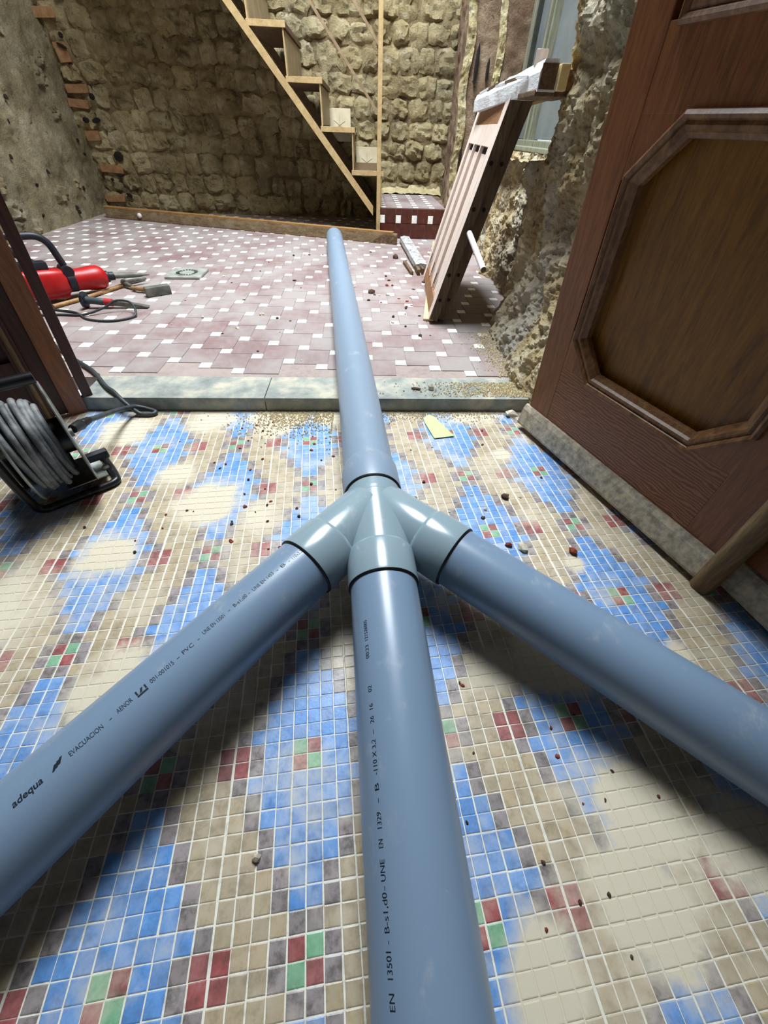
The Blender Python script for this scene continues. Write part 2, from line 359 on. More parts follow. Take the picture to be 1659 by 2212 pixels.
g.add([T3(x0, y0, -2), T3(x1, y0, -2), T3(x1, y1, -2), T3(x0, y1, -2), T3(x0, y0, 0), T3(x1, y0, 0), T3(x1, y1, 0), T3(x0, y1, 0)],
      [(0, 3, 2, 1), (4, 5, 6, 7), (0, 1, 5, 4), (1, 2, 6, 5), (2, 3, 7, 6), (3, 0, 4, 7)])
FLOOR = struct('floor', g, M['grout'], 'mosaic floor of small square glazed tiles in blue, tan and red', 'floor')
def tile_mesh(name, s, h, mat, bev=0.05):
    m = MB(); a, b = s / 2, s / 2 - bev
    vs = [(x * a, y * a, 0) for x, y in ((-1, -1), (1, -1), (1, 1), (-1, 1))] + [(x * a, y * a, h * .6) for x, y in ((-1, -1), (1, -1), (1, 1), (-1, 1))] + [(x * b, y * b, h) for x, y in ((-1, -1), (1, -1), (1, 1), (-1, 1))]
    fs = [(8, 9, 10, 11)] + [(k * 4 + i, k * 4 + (i + 1) % 4, k * 4 + 4 + (i + 1) % 4, k * 4 + 4 + i) for k in (0, 1) for i in range(4)]
    m.add(vs, fs); return m
CN = ['blue', 'tan', 'grey', 'red', 'green']
TM = {c: tile_mesh('mosaic_tile', .935, .045, M[c]).mesh('mosaic_' + c, M[c], fix=False) for c in CN}
IR = ROT.transposed(); CP = Vector((5.520, -8.481, 32.692))
def pix(p):
    d = IR @ (Vector(p) - CP)
    if d.z >= -0.01: return None
    return 829.5 - 829 * d.x / d.z, 1106 + 829 * d.y / d.z, -d.z
cells = []
for j in range(-52, 61):
    for i in range(-60, 60):
        p = T3(mx(i) + .5 * PX_, -j - .5)
        if p.y > 47.0 or p.x > 60 or p.x < -60: continue
        q = pix(p); vis = 1e9
        if q and -60 < q[0] < 1719 and -60 < q[1] < 2272: vis = q[2]
        cells.append((vis, i, j, p))
cells.sort(key=lambda c: c[0])
rest = MB(); rnd = []
for k, (vis, i, j, p) in enumerate(cells):
    c = mosaic_colour(i, j); jx, jy, jr = random.uniform(-.025, .025), random.uniform(-.025, .025), random.uniform(-.02, .02)
    if k < 300:
        inst('tile', TM[c], FLOOR, p + Vector((jx, jy, -.005)), (0, 0, TH + jr))
    else:
        rest.cur = CN.index(c); t = tile_mesh('t', .935, .045, None); Rm = rz(TH + jr)
        rest.add([Rm @ v + p + Vector((jx, jy, -.005)) for v in t.v], t.f); rnd += [random.random()] * len(t.f)
o = bpy.data.objects.new('mosaic_tiles', rest.mesh('mosaic_tiles', [M[c] for c in CN], fix=False)); COL.objects.link(o); o.parent = FLOOR; o['kind'] = 'stuff'
at = o.data.attributes.new('rnd', 'FLOAT', 'FACE'); at.data.foreach_set('value', rnd)

# ------------------------------------------------------------------ back room floor, threshold
ZB = 2.2
g = MB().box((-32, 137, 1.0), (162, 165.4, 2.3)); FB = struct('floor_back', g, M['grout_back'], 'dusty pink tiled floor of the room beyond the threshold', 'floor')
SA, SB = 6.10, 2.05                          # big and small tile of the pinwheel pattern
Tb = tile_mesh('b', SA - .10, .14, None, .04).mesh('terracotta_tile', M['terracotta'], fix=False); Ti = tile_mesh('i', SB - .08, .16, None, .04).mesh('insert_tile', M['ivory'], fix=False)
O = T3(26.13, 62.48); th = math.radians(-.4)
def pw(x, y): return Vector((O.x + x * math.cos(th) - y * math.sin(th), O.y + x * math.sin(th) + y * math.cos(th), 2.15))
big, small = [], []
for a in range(-40, 45):
    for b in range(-40, 45):
        ox, oy = a * SA + b * SB, -a * SB + b * SA
        pS = pw(ox, oy); pB = pw(ox + SB / 2 + SA / 2, oy - SB / 2 + SA / 2)
        for lst, p, hs in ((small, pS, SB / 2), (big, pB, SA / 2)):
            if -109 + hs < p.x < 43 - hs * .2 and 54.9 + hs * .93 < p.y < 216:
                if p.x > 33 and p.y < 82: continue
                q = pix(p); lst.append((q[2] if q and 0 < q[0] < 1659 and 440 < q[1] < 830 else 1e6, p))
for lst, me, nm, mat, s_, h_ in ((big, Tb, 'tile', 'terracotta', SA - .10, .14), (small, Ti, 'insert_tile', 'ivory', SB - .08, .16)):
    lst.sort(key=lambda t: t[0]); rest = MB(); rnd = []
    for k, (d, p) in enumerate(lst):
        dz = random.uniform(-.03, .01); jr = random.uniform(-.006, .006)
        if k < 300: inst(nm, me, FB, p + Vector((0, 0, dz)), (random.uniform(-.004, .004), random.uniform(-.004, .004), th + jr))
        else:
            t = tile_mesh('t', s_, h_, None, .04); rest.add([rz(th) @ v + p + Vector((0, 0, dz)) for v in t.v], t.f); rnd += [random.random()] * len(t.f)
    if rest.f:
        o = bpy.data.objects.new(nm + '_rest', rest.mesh(nm + '_rest', M[mat], fix=False)); COL.objects.link(o); o.parent = FB; o['kind'] = 'stuff'; o.name = 'far_' + nm + 's'
        at = o.data.attributes.new('rnd', 'FLOAT', 'FACE'); at.data.foreach_set('value', rnd)
g = MB()
SILL = struct('trim_1', MB().box((-2, 51, .45), (72, 6.6, 2.3)), M['sill_stone'], 'grey stone threshold step between the two tiled floors', 'threshold')
for xa, xb in ((-38, -10.05), (-9.95, 33.5)):
    part('slab', MB().box(((xa + xb) / 2, 50.95, 1.16), (xb - xa, 7.3, 2.2), bev=.16), M['sill_stone'], SILL, 30)

# ------------------------------------------------------------------ walls of the back room
def sheet(fn, nu, nv, amp, sc_, oct_=5, ridge=0.0, seed=0.0, fine=.35):
    m = MB(); vs = []
    for i in range(nu + 1):
        for j in range(nv + 1):
            p, n = fn(i / nu, j / nv); q = p + Vector((seed, seed * .7, -seed))
            d = fbm(q, sc_, oct_) * amp + (ridge * (abs(fbm(q + Vector((9, 3, 5)), sc_ * .35, 3)) - .3) if ridge else 0)
            d += amp * fine * fbm(q, sc_ * 4.3, 4 if fine > .4 else 3, .6)
            if fine > .4: d -= .5 * max(0, abs(fbm(Vector((q.x, q.y, q.z * .45)), sc_ * 2.6, 3)) - .25)
            vs.append(p + n * d)
    fs = [(i * (nv + 1) + j, (i + 1) * (nv + 1) + j, (i + 1) * (nv + 1) + j + 1, i * (nv + 1) + j + 1) for i in range(nu) for j in range(nv)]
    return m.add(vs, fs)
HW = 170
def add_box(m, lo, hi): return m.box([(a + b) / 2 for a, b in zip(lo, hi)], [b - a for a, b in zip(lo, hi)])
V3 = Vector
# back wall: mortar face low where seen, plain above
m = sheet(lambda u, v: (V3((-114 + u * 166, 218.2, 1 + v * 98)), V3((0, -1, 0))), 210, 120, .55, .16)
add_box(m, (-120, 219.6, 0), (56, 232, HW)); add_box(m, (-114, 218.2, 98.5), (52, 221, HW))
WB = struct('wall_back', m, M['mortar'], 'old back wall of coursed rubble stone with dark lime mortar', 'wall', 35)
def stone_mesh(seed, w_, h_, d_, mats):
    rr_ = random.Random(seed); n = 9; vs = []; a0 = rr_.uniform(0, 9)
    for i in range(n):
        for j in range(n):
            u, v = -1 + 2 * i / (n - 1), -1 + 2 * j / (n - 1)
            k = max(abs(u), abs(v)); e = (max(0, 1 - abs(u) ** 5) * max(0, 1 - abs(v) ** 5)) ** .6
            jx = .30 * noise.noise(V3((a0 + u * 1.5, v * 1.5, seed))); jz = .30 * noise.noise(V3((a0 + u * 1.3, v * 1.3, seed + 7)))
            rnd_ = 1 - .13 * (abs(u) * abs(v)) ** 1.5
            vs.append(V3(((u * rnd_ + jx) * w_ / 2, -d_ * (e * .8 - .12 + .75 * noise.noise(V3((u * 1.7 + a0, v * 1.7, seed * 3.1))) * e + .4 * noise.noise(V3((u * 4.5 + a0, v * 4.5, seed * 1.7))) * e), (v * rnd_ + jz) * h_ / 2)))
    return MB().add(vs, [(i * n + j, (i + 1) * n + j, (i + 1) * n + j + 1, i * n + j + 1) for i in range(n - 1) for j in range(n - 1)]).mesh('stone', mats, smooth_=50)
STN = [stone_mesh(s, 1, 1, 1.0, M['rubble']) for s in range(12)]
z = 3.2; row = 0
rs = random.Random(3)
while z < 92:
    h = rs.uniform(5.8, 7.4); x = -108 + rs.uniform(-4, 2)
    while x < 45:
        wd = rs.uniform(5.5, 9.5)
        if x + wd < 46 and not (z < 11 and 10 < x + wd and x < 46 and False):
            o = inst('stone', STN[rs.randrange(12)], WB, (x + wd / 2, 218.0 + rs.uniform(-.15, .25), z + h / 2 + rs.uniform(-.4, .4)), (rs.uniform(-.08, .08), rs.uniform(-.2, .2), rs.uniform(-.1, .1)), (wd * rs.uniform(.95, 1.15), rs.uniform(.9, 2.2), h * rs.uniform(.9, 1.2)))
        x += wd + rs.uniform(.0, .5)
    z += h + .15; row += 1
bk = MB().box((0, 0, 0), (1, 1, 1), bev=.06).mesh('brick', M['brick'], smooth_=40)
for (x, z, w_, h_) in ((-104, 7, 8, 2.2), (-101, 17, 9, 2.6), (-104, 27, 5, 3), (-105, 36, 7, 2.4), (-103.5, 40, 8, 2.4), (-104, 49, 4, 5), (-106, 58, 8, 2.5)):
    inst('brick', bk, WB, (x, 216.6, z), (0, random.uniform(-.1, .1), 0), (w_, 1.6, h_))
hm = MB().lathe((0, 0, 0), (0, 1, 0), [(-.3, .45), (-.25, .5), (.4, .45)], 7).mesh('hole', M['hole'], smooth_=60)
for (x, z, w_, h_) in ((-96, 21, 4, 3.4), (-100, 31.5, 3.5, 1.6), (-98.5, 38, 2, 2), (-104, 31.5, 2.4, 1.8), (-98, 15, 2.6, 1.2), (-97, 8.5, 2.6, 1.2), (-102, 13.5, 1.2, 1.2), (-103, 50.5, 3.4, 1), (-102, 53, 1.4, 1.6)):
    inst('hole', hm, WB, (x, 215.5, z), (0, random.uniform(-.5, .5), 0), (w_, 1.2, h_))
# left wall
m = sheet(lambda u, v: (V3((-108.6 - 3.5 * (1 - u) ** 1.5, 54 + u * 166, .5 + v * 62)), V3((1, 0, 0))), 190, 90, .9, .16, 6, .5, 40)
add_box(m, (-122, 47, 0), (-113.8, 232, HW)); add_box(m, (-114, 47, 61), (-110, 232, HW))
WL = struct('wall_left', m, M['rubble_grey'], 'rough grey plastered rubble wall on the left of the back room', 'wall', 40)
lm = [stone_mesh(s + 30, 1, 1, 1.0, M['rubble_grey']) for s in range(6)]
for k in range(26):
    y, z = rs.uniform(112, 216), rs.uniform(4, 58)
    inst('stone', lm[k % 6], WL, (-108.9 - 3.5 * (1 - (y - 54) / 166) ** 1.5, y, z), (0, 0, math.radians(90)), (rs.uniform(4, 9), rs.uniform(1.2, 2.2), rs.uniform(3, 6)))
for k in range(12):
    y, z = rs.uniform(150, 214), rs.uniform(5, 42)
    inst('hole', hm, WL, (-108.0 - 3.5 * (1 - (y - 54) / 166) ** 1.5, y, z), (rs.uniform(-.6, .6), 0, math.radians(90)), (rs.uniform(.8, 2.0), .7, rs.uniform(.8, 1.6)))
# right wall: rock face beside the threshold, then lower recess, sill, window jamb
def poly_fn(pts, zlo, zhi, zj=None):
    L = [0]
    for a, b in zip(pts, pts[1:]): L.append(L[-1] + (V3(b) - V3(a)).length)
    def fn(u, v):
        s = u * L[-1]; k = 0
        while k < len(pts) - 2 and s > L[k + 1]: k += 1
        a, b = V3(pts[k]).to_3d(), V3(pts[k + 1]).to_3d(); t = (s - L[k]) / (L[k + 1] - L[k]); p = a.lerp(b, t); d = (b - a).normalized()
        n = V3((-d.y, d.x, 0)); z = zlo + v * (zhi - zlo); w_ = zj(p, z) if zj else V3((0, 0, 0))
        return V3((p.x, p.y, z)) + w_, n
    return fn
def bulge(p, z):
    b = 2.2 * math.exp(-((z - 3) / 6.0) ** 2) if p.y < 84 else 0
    return V3((-b * .9 + 1.2 * math.sin(z * .13 + p.y * .09), 3.0 * math.sin(z * .09 + 1.0) * max(0, min(1, (p.y - 64) / 12)) * (1 if p.y < 90 else 0), 0))
lower = [(34.5, 45.5, 0), (34, 60, 0), (34, 72, 0), (35.2, 78, 0), (39, 83, 0), (43, 86, 0), (43.5, 100, 0), (43.5, 171, 0)]
m = sheet(poly_fn(lower, .5, 29.5, bulge), 420, 150, 1.05, .2, 8, 1.6, 11, .46)
add_box(m, (46, 45.5, 0), (62, 172, 27.5)); add_box(m, (38, 47.2, 0), (62, 72, 29))
WR = struct('wall_right', m, M['rock'], 'broken golden and grey rock wall to the right behind the open door', 'wall', 40)
upper = [(34.5, 45.5, 0), (34, 56, 0), (34, 68, 0), (35, 72.5, 0), (38.5, 75.5, 0), (47, 77, 0), (62, 78, 0)]
m = sheet(poly_fn(upper, 28, 75, bulge), 240, 230, 1.05, .2, 8, 1.6, 11, .46)
add_box(m, (38, 47.2, 28), (62, 70, HW)); add_box(m, (34, 46, 74), (62, 76, HW))
part('upper_face', m, M['rock'], WR, 40)
m = sheet(lambda u, v: (V3((42 + u * 18, 74 + v * 98, 28.2)), V3((0, 0, 1))), 30, 110, .5, .3)
part('window_ledge', m, M['edge'], WR, 40)
pierp = [(62, 170.5, 0), (41, 170, 0), (38.2, 171, 0), (37.4, 173.5, 0), (38.5, 190, 0), (43, 219, 0)]
m = sheet(poly_fn(pierp, 1, 75), 90, 110, .55, .25, 5, .6, 23)
add_box(m, (44, 173, 0), (62, 232, HW)); add_box(m, (40, 172, 74), (62, 230, HW)); add_box(m, (62, 172, 0), (66, 232, HW))
part('jamb', m, M['pier'], WR, 40)
for (xa, xb, sd) in ((36.9, 39.4, 1), (46.5, 48.6, 2)):
    m = sheet(lambda u, v: (V3((xa + u * (xb - xa) + .5 * math.sin(v * 17 + sd), 169.6, 12 + v * 52)), V3((0, -1, 0))), 10, 120, .6, .5, 4, 0, sd)
    add_box(m, (xa + .4, 169.9, 12), (xb - .4, 170.6, 64)); part('pale_edge', m, M['edge'], WR, 40)
for (x, z, w_, h_) in ((41.0, 47, 1.1, 9), (44.6, 46, .8, 5), (43.2, 36, .9, 8), (39.4, 27, .9, 3.6), (39.8, 19, .6, 2.4)):
    inst('hole', hm, WR, (x, 169.2, z), (0, .03, 0), (w_, 1.4, h_))
add_box_m = MB(); add_box(add_box_m, (62, 76, 110), (66, 176, HW)); add_box(add_box_m, (34, 70, 112), (62, 176, HW)); add_box(add_box_m, (60, 40, 0), (66, 80, HW)); add_box(add_box_m, (60, 70, 0), (66, 174, 26))
part('window_head', add_box_m, M['rubble'], WR)

# window in the recess
W1 = struct('window_1', MB().box((56.5, 124, 30.6), (3.2, 92, 1.4), bev=.2), M['winframe'], 'narrow grey green framed window in the deep wall recess', 'window')
for (y, wd, mt) in ((168.6, 2.2, 'winframe'), (166.6, 1.0, 'winframe_dark'), (155.5, 1.4, 'winframe_dark'), (153.6, 1.6, 'winframe'), (151.6, 1.0, 'winframe_dark'), (150.0, 1.3, 'winframe'), (122, 3, 'winframe'), (80, 3, 'winframe')):
    part('frame_bar', MB().box((56.6 + (.5 if 'dark' in mt else 0), y, 70), (2.2, wd, 80), bev=.1), M[mt], W1)
for (ya, yb) in ((156, 166.2), (123.5, 149.5), (81.5, 120.5)):
    part('pane', MB().box((57.4, (ya + yb) / 2, 71), (.25, yb - ya, 79)), M['glass'], W1)
part('sill_board', MB().box((53.5, 124, 29.6), (5.5, 92, .9), bev=.15), M['winframe'], W1)

# dividing wall with the doorway, entry room shell
m = MB(); add_box(m, (-122, 47.6, 0), (-45, 54.4, HW)); add_box(m, (-40, 47.6, 118), (62, 54.4, HW)); add_box(m, (36.5, 47.6, 0), (62, 54.0, HW))
struct('wall_front', m, M['plaster'], 'dividing wall around the wide doorway', 'wall')
m = MB(); add_box(m, (-82, -130, 0), (-76, 48, 140)); struct('wall_entry_left', m, M['plaster'], 'left wall of the entry room', 'wall')
m = MB(); add_box(m, (62, -130, 0), (68, 48, 140)); struct('wall_entry_right', m, M['plaster'], 'right wall of the entry room', 'wall')
m = MB(); add_box(m, (-82, -134, 0), (68, -128, 140)); struct('wall_entry_rear', m, M['plaster'], 'rear wall of the entry room', 'wall')
m = MB(); add_box(m, (-82, -134, 138), (68, 48, 144)); struct('ceiling', m, M['plaster'], 'unseen ceiling of the entry room, added to block the sky', 'ceiling')  # unseen, put in to keep overhead sky light out

m = MB()
for lo, hi in (((-122, 47, 168), (-29, 232, 173)), ((30, 47, 168), (66, 232, 173)), ((-29, 47, 168), (30, 68, 173)), ((-29, 165, 168), (30, 232, 173))): add_box(m, lo, hi)
struct('light_mask_ceiling', m, M['plaster'], 'unseen ceiling of the back room, added to narrow the daylight', 'ceiling')  # unseen slabs added to make the daylight more directional

# ------------------------------------------------------------------ doors
class Frame:                                             # a leaning plane: u along, v up, w away from the viewer
    def __init__(s, o, d, up, n): s.o, s.d, s.up, s.n = Vector(o), Vector(d), Vector(up), Vector(n)
    def __call__(s, u, v, w=0.0): return s.o + s.d * u + s.up * v + s.n * w
    def box(s, m, u0, u1, v0, v1, w0, w1, bev=0.0):
        m.box(s((u0 + u1) / 2, (v0 + v1) / 2, (w0 + w1) / 2), (u1 - u0, v1 - v0, w1 - w0), Matrix((s.d, s.up, s.n)).transposed(), bev); return m
def offset_poly(poly, s):
    n = len(poly); area_ = sum(poly[i][0] * poly[(i + 1) % n][1] - poly[(i + 1) % n][0] * poly[i][1] for i in range(n)); sg = 1 if area_ > 0 else -1
    L = []
    for i in range(n):
        a, b = Vector(poly[i]), Vector(poly[(i + 1) % n]); d = (b - a).normalized(); nn = Vector((-d.y, d.x)) * sg; L.append((a + nn * s, d))
    out = []
    for i in range(n):
        (p, d), (q, e) = L[i - 1], L[i]; k = d.x * e.y - d.y * e.x; t = ((q.x - p.x) * e.y - (q.y - p.y) * e.x) / k; out.append(p + d * t)
    return out
PROF = [(x * .84, y) for x, y in ((0, .02), (.05, -.42), (.35, -.62), (.62, -.50), (.78, -.30), (1.05, -.44), (1.35, -.40), (1.55, -.12), (1.95, .10), (2.05, .62))]
def moulding(fr, poly, parent, mat):
    n = len(poly); offs = [offset_poly(poly, s) if s > 0 else [Vector(p) for p in poly] for s, h in PROF]
    for k in range(n):
        m = MB(); a = [fr(offs[i][k].x, offs[i][k].y, PROF[i][1]) for i in range(len(PROF))]; b = [fr(offs[i][(k + 1) % n].x, offs[i][(k + 1) % n].y, PROF[i][1]) for i in range(len(PROF))]
        c = len(PROF); m.add(a + b, [(i, i + 1, c + i + 1, c + i) for i in range(c - 1)] + [tuple(range(c)), tuple(range(2 * c - 1, c - 1, -1)), (0, c, 2 * c - 1, c - 1)])
        part('moulding', m, mat, parent, 25)
def frame_from(o, ang, tilt):
    a, t = math.radians(ang), math.radians(tilt); d = Vector((math.sin(a), -math.cos(a), 0)); n0 = Vector((-d.y, d.x, 0))
    return Frame(o, d, Vector((0, 0, 1)) * math.cos(t) - n0 * math.sin(t), n0 * math.cos(t) + Vector((0, 0, 1)) * math.sin(t))
def oct_poly(u0, u1, v0, v1, c): return [(u0 + c, v0), (u1 - c, v0), (u1, v0 + c), (u1, v1 - c), (u1 - c, v1), (u0 + c, v1), (u0, v1 - c), (u0, v0 + c)]
def drip(fr, u0, u1, parent):
    prof = [(3.95, .05), (3.9, -.25), (3.3, -.62), (1.25, -1.12), (.95, -1.1), (.95, .05)]
    m = MB(); m.prism([fr(u0, v, w) for v, w in prof], fr.d * (u1 - u0)); return part('weather_bar', m, M['drip'], parent, label='dusty grey weather bar along the foot')
fr = frame_from(Vector((30.55, 42.15, 3.8)) , 18.5, 4.0); fr.o = fr.o - fr.up * 3.8
D1 = struct('door_1', fr.box(MB(), 3.9, 26.6, 1.6, 104, 1.3, 1.9), M['panel'], 'open brown panelled door leaf with octagonal moulding on the right', 'door')
for u0, u1 in ((-.45, 3.55), (26.35, 30.35)): part('stile', fr.box(MB(), u0, u1, 1.2, 105, 0, 2.1, .08), M['stile'], D1)
part('bottom_rail', fr.box(MB(), 3.55, 26.35, 1.2, 11.6, .03, 2.1, .05), M['rail'], D1)
part('middle_rail', fr.box(MB(), 3.55, 26.35, 34.2, 39.2, .03, 2.1, .05), M['stile'], D1)
part('top_rail', fr.box(MB(), 3.55, 26.35, 98, 105, .03, 2.1, .05), M['stile'], D1)
P8 = oct_poly(4.1, 26.5, 11.2, 34.5, 4.15)
for a, b, c in (((3.5, 11.4), (8.6, 11.4), (3.5, 16.2)), ((26.4, 11.4), (21.6, 11.4), (26.4, 16.2)), ((3.5, 34.4), (8.6, 34.4), (3.5, 29.8)), ((26.4, 34.4), (21.6, 34.4), (26.4, 29.8))):
    part('corner_block', MB().prism([fr(*a, .04), fr(*b, .04), fr(*c, .04)], fr.n * 1.5), M['stile'], D1)
moulding(fr, P8, D1, M['mould'])
moulding(fr, [(4.6, 38.8), (25.9, 38.8), (25.9, 96), (4.6, 96)], D1, M['mould'])
drip(fr, -.9, 30.2, D1)
m = MB(); m.tube([fr(31.0, -.1, -.5), fr(31.0, 30, -.5), fr(31.0, 104, -.5)], 1.05, 10, sub=3); part('astragal', m, M['batten'], D1, 40, 'worn rounded wooden batten at the fold')
f2 = frame_from(Vector((42.5, 13.0, 0)), 12.0, 4.0)
D2 = struct('door_2', f2.box(MB(), 3.5, 17, 1.6, 104, .9, 1.9), M['panel'], 'second brown leaf of the folding door at the right edge', 'door')
part('stile', f2.box(MB(), 0, 3.6, 1.2, 105, 0, 2.1, .08), M['stile'], D2)
part('bottom_rail', f2.box(MB(), 3.6, 18.0, 1.2, 11.6, .03, 2.1, .05), M['rail'], D2)
moulding(f2, [(4.1, 11.2), (17.5, 11.2), (17.5, 96), (4.1, 96)], D2, M['mould'])
drip(f2, -.2, 18, D2)
ld = Vector((-.80, -.60, 0)); ln = Vector((-.60, .80, 0)); f3 = Frame((-37.0, 48.3, 0), ld, Vector((.085, .0, 1)), ln)
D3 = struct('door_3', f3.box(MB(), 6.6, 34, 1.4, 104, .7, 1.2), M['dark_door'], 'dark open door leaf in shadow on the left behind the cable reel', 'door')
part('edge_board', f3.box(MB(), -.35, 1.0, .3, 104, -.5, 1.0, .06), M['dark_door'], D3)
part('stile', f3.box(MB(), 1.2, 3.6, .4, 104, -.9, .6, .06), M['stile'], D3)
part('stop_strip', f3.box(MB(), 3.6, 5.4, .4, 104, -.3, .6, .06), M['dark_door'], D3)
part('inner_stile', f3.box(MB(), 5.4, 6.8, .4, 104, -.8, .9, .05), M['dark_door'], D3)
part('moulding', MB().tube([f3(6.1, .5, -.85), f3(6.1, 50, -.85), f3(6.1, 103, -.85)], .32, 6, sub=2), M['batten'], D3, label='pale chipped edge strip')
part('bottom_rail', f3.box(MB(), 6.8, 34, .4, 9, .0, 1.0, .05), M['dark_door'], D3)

# ------------------------------------------------------------------ pipes
RP = 2.775
JT = Vector((8.15, 18.4, 5.9))
def axis(o, e): o, e = T3(*o), T3(*e); d = (e - o).normalized(); return o, d
AX = dict(near=axis(JT, (7.3, -9.8, 4.72)), left=axis(JT + Vector((-.1, 0, .1)), (-6.26, 4.28, 4.96)), right=axis(JT + Vector((.05, 0, 0)), (19.23, 6.92, 5.05)), far=axis(JT, (9.5, 156, 5.02)))
def pipe_thing(key, label, s0, s1, mat, bell=None):
    o, d = AX[key]; base = o + d * (s0 + s1) / 2; base.z = 0 if key != 'far' else ZB
    t = thing('drain_pipe', label, 'pipe', base); m = MB()
    prof = [(s0, RP * .9), (s0, RP), (s1, RP), (s1 + .0, RP * .94), (s1 - 3, RP * .93), (s1 - 3, .05)]
    if bell: prof = [(bell[0], RP * .98), (bell[0], RP * 1.075), (bell[0] + .25, RP * 1.085), (bell[1] - .6, RP * 1.08), (bell[1], RP * 1.02), (bell[1] + .25, RP), (s1, RP), (s1, RP * .94), (s1 - 3, RP * .93), (s1 - 3, .05)]
    m.lathe(o, d, prof, 64); part('pipe_wall', m, mat, t, 40); return t
# the printing lies a hair proud of the pipe wall
fcache = {}
def text_mesh(txt, bold=False):
    c = bpy.data.curves.new('txt', 'FONT'); c.body = txt; c.size = 1.0; c.resolution_u = 3
    if bold: c.offset = .02
    o = bpy.data.objects.new('txt', c); COL.objects.link(o); dg = bpy.context.evaluated_depsgraph_get(); me = o.evaluated_get(dg).to_mesh()
    bm = bmesh.new(); bm.from_mesh(me); bmesh.ops.triangulate(bm, faces=bm.faces[:])
    vs = [v.co.copy() for v in bm.verts]; bm.verts.index_update(); fs = [[v.index for v in f.verts] for f in bm.faces]; bm.free(); o.evaluated_get(dg).to_mesh_clear()
    bpy.data.objects.remove(o); bpy.data.curves.remove(c); return vs, fs
def on_pipe(key, s, ph, rad):
    o, d = AX[key]; up = (Vector((0, 0, 1)) - d * d.z).normalized(); side = d.cross(up)
    return o + d * s + (up * math.cos(ph) + side * math.sin(ph)) * rad
def print_text(m, key, txt, sa, sb, phi, h, bold=False, slant=0.0):
    vs, fs = text_mesh(txt, bold); x0_, x1_ = min(v.x for v in vs), max(v.x for v in vs); ph0 = math.radians(phi)
    if txt == '-': y0_, sy = -.28, 1.0
    else: y0_, sy = 0.0, 1.0
    out = []
    for v in vs:
        t = (v.x - x0_) / max(1e-6, x1_ - x0_); yy = (v.y + y0_ * 0 - .35) * h / .7
        out.append(on_pipe(key, sa + (sb - sa) * t - slant * yy, ph0 + yy / RP, RP * 1.004))
    m.add(out, fs)
tn = pipe_thing('near', 'straight grey pipe running from the junction toward the viewer, printed along its top left', 8.6, 62, M['pvc'])
m = MB()
for t, a, b in (('EN', 30.89, 30.41), ('13501', 30.03, 29.22), ('-', 29.0, 28.9), ('B-s1,d0', 28.66, 27.34), ('-', 27.28, 27.12), ('UNE', 26.95, 26.16), ('EN', 25.73, 25.39), ('1329', 24.96, 24.28), ('-', 23.89, 23.69), ('B', 23.34, 23.01), ('-110 X 3,2', 22.62, 20.87), ('-', 20.61, 20.36), ('26', 20.0, 19.6), ('16', 19.22, 18.9), ('02', 18.2, 17.8), ('00:23', 16.04, 15.11), ('121526005', 14.77, 13.26)):
    print_text(m, 'near', t, a, b, 41, .30)
part('printed_marking', m, M['ink'], tn, label='dark printed size and standard marking')['kind'] = 'stuff'
tl = pipe_thing('left', 'grey pipe branching to the lower left with dark printed lettering along its crest', 8.6, 46, M['pvc'])
m = MB()
print_text(m, 'left', 'adequa', 30.3, 28.85, -7.5, .36, True, .2)
for t, a, b, ph in (('EVACUACION', 27.45, 25.6, -6.9), ('-', 25.2, 25.05, -6.3), ('AENOR', 24.72, 23.78, -5.6), ('001-001015', 22.55, 20.95, -4.6), ('-', 20.7, 20.5, -4), ('PVC', 20.25, 19.45, -3.6), ('-', 19.1, 18.95, -3), ('UNE EN 13501', 18.6, 16.85, -1), ('-', 16.5, 16.35, 0), ('B-s1,d0', 16.0, 14.85, 0), ('-', 14.7, 14.55, 0), ('UNE EN 1453', 14.3, 12.35, -1), ('-', 12.05, 11.9, -2), ('B', 11.6, 11.2, -3), ('-', 10.9, 10.75, -4), ('110x3,2', 10.5, 9.5, -5)):
    print_text(m, 'left', t, a, b, ph, .30)
def patch(pts):                                          # flat printed emblem pieces, (s, arc offset)
    vs = [on_pipe('left', s, math.radians(-6.0) + y / RP, RP * 1.004) for s, y in pts]; m.add(vs, [tuple(range(len(vs)))])
for k in range(3): patch([(28.42 - k * .17, -.2 + .06 * k), (28.28 - k * .17, -.2 + .06 * k), (28.05 - k * .17, .1 + .07 * k), (28.2 - k * .17, .1 + .07 * k)])
patch([(23.5, -.22), (22.82, -.22), (22.82, -.10), (23.5, -.10)]); patch([(23.5, -.06), (23.4, -.06), (23.4, .22), (23.5, .22)]); patch([(22.92, -.06), (22.82, -.06), (22.82, .22), (22.92, .22)])
patch([(23.3, -.06), (23.15, -.06), (23.0, .2), (23.15, .2)])
part('printed_marking', m, M['ink'], tl, label='dark printed lettering and emblems')['kind'] = 'stuff'
pipe_thing('right', 'plain unmarked grey pipe branching to the lower right toward the door', 8.6, 47, M['pvc'])
pipe_thing('far', 'long scuffed grey pipe lying across the threshold into the back room', 1.6, 137.2, M['pvc_old'], (1.6, 5.7))
J = T3(*JT)
t = thing('pipe_junction', 'glossy grey three way pipe fitting joining the four pipes', 'pipe fitting', Vector((J.x, J.y, 0)))
RF = RP * 1.012
m = MB(); o, d = AX['far']; m.lathe(o, d, [(4.5, RF * .93), (4.5, RF), (-.2, RF), (-.2, 1)], 64)
o, d = AX['near']; m.lathe(o, d, [(-.4, 1), (-.4, RF), (6.0, RF * 1.004)], 64, False); part('main_body', m, M['pvc_fit'], t, 40)
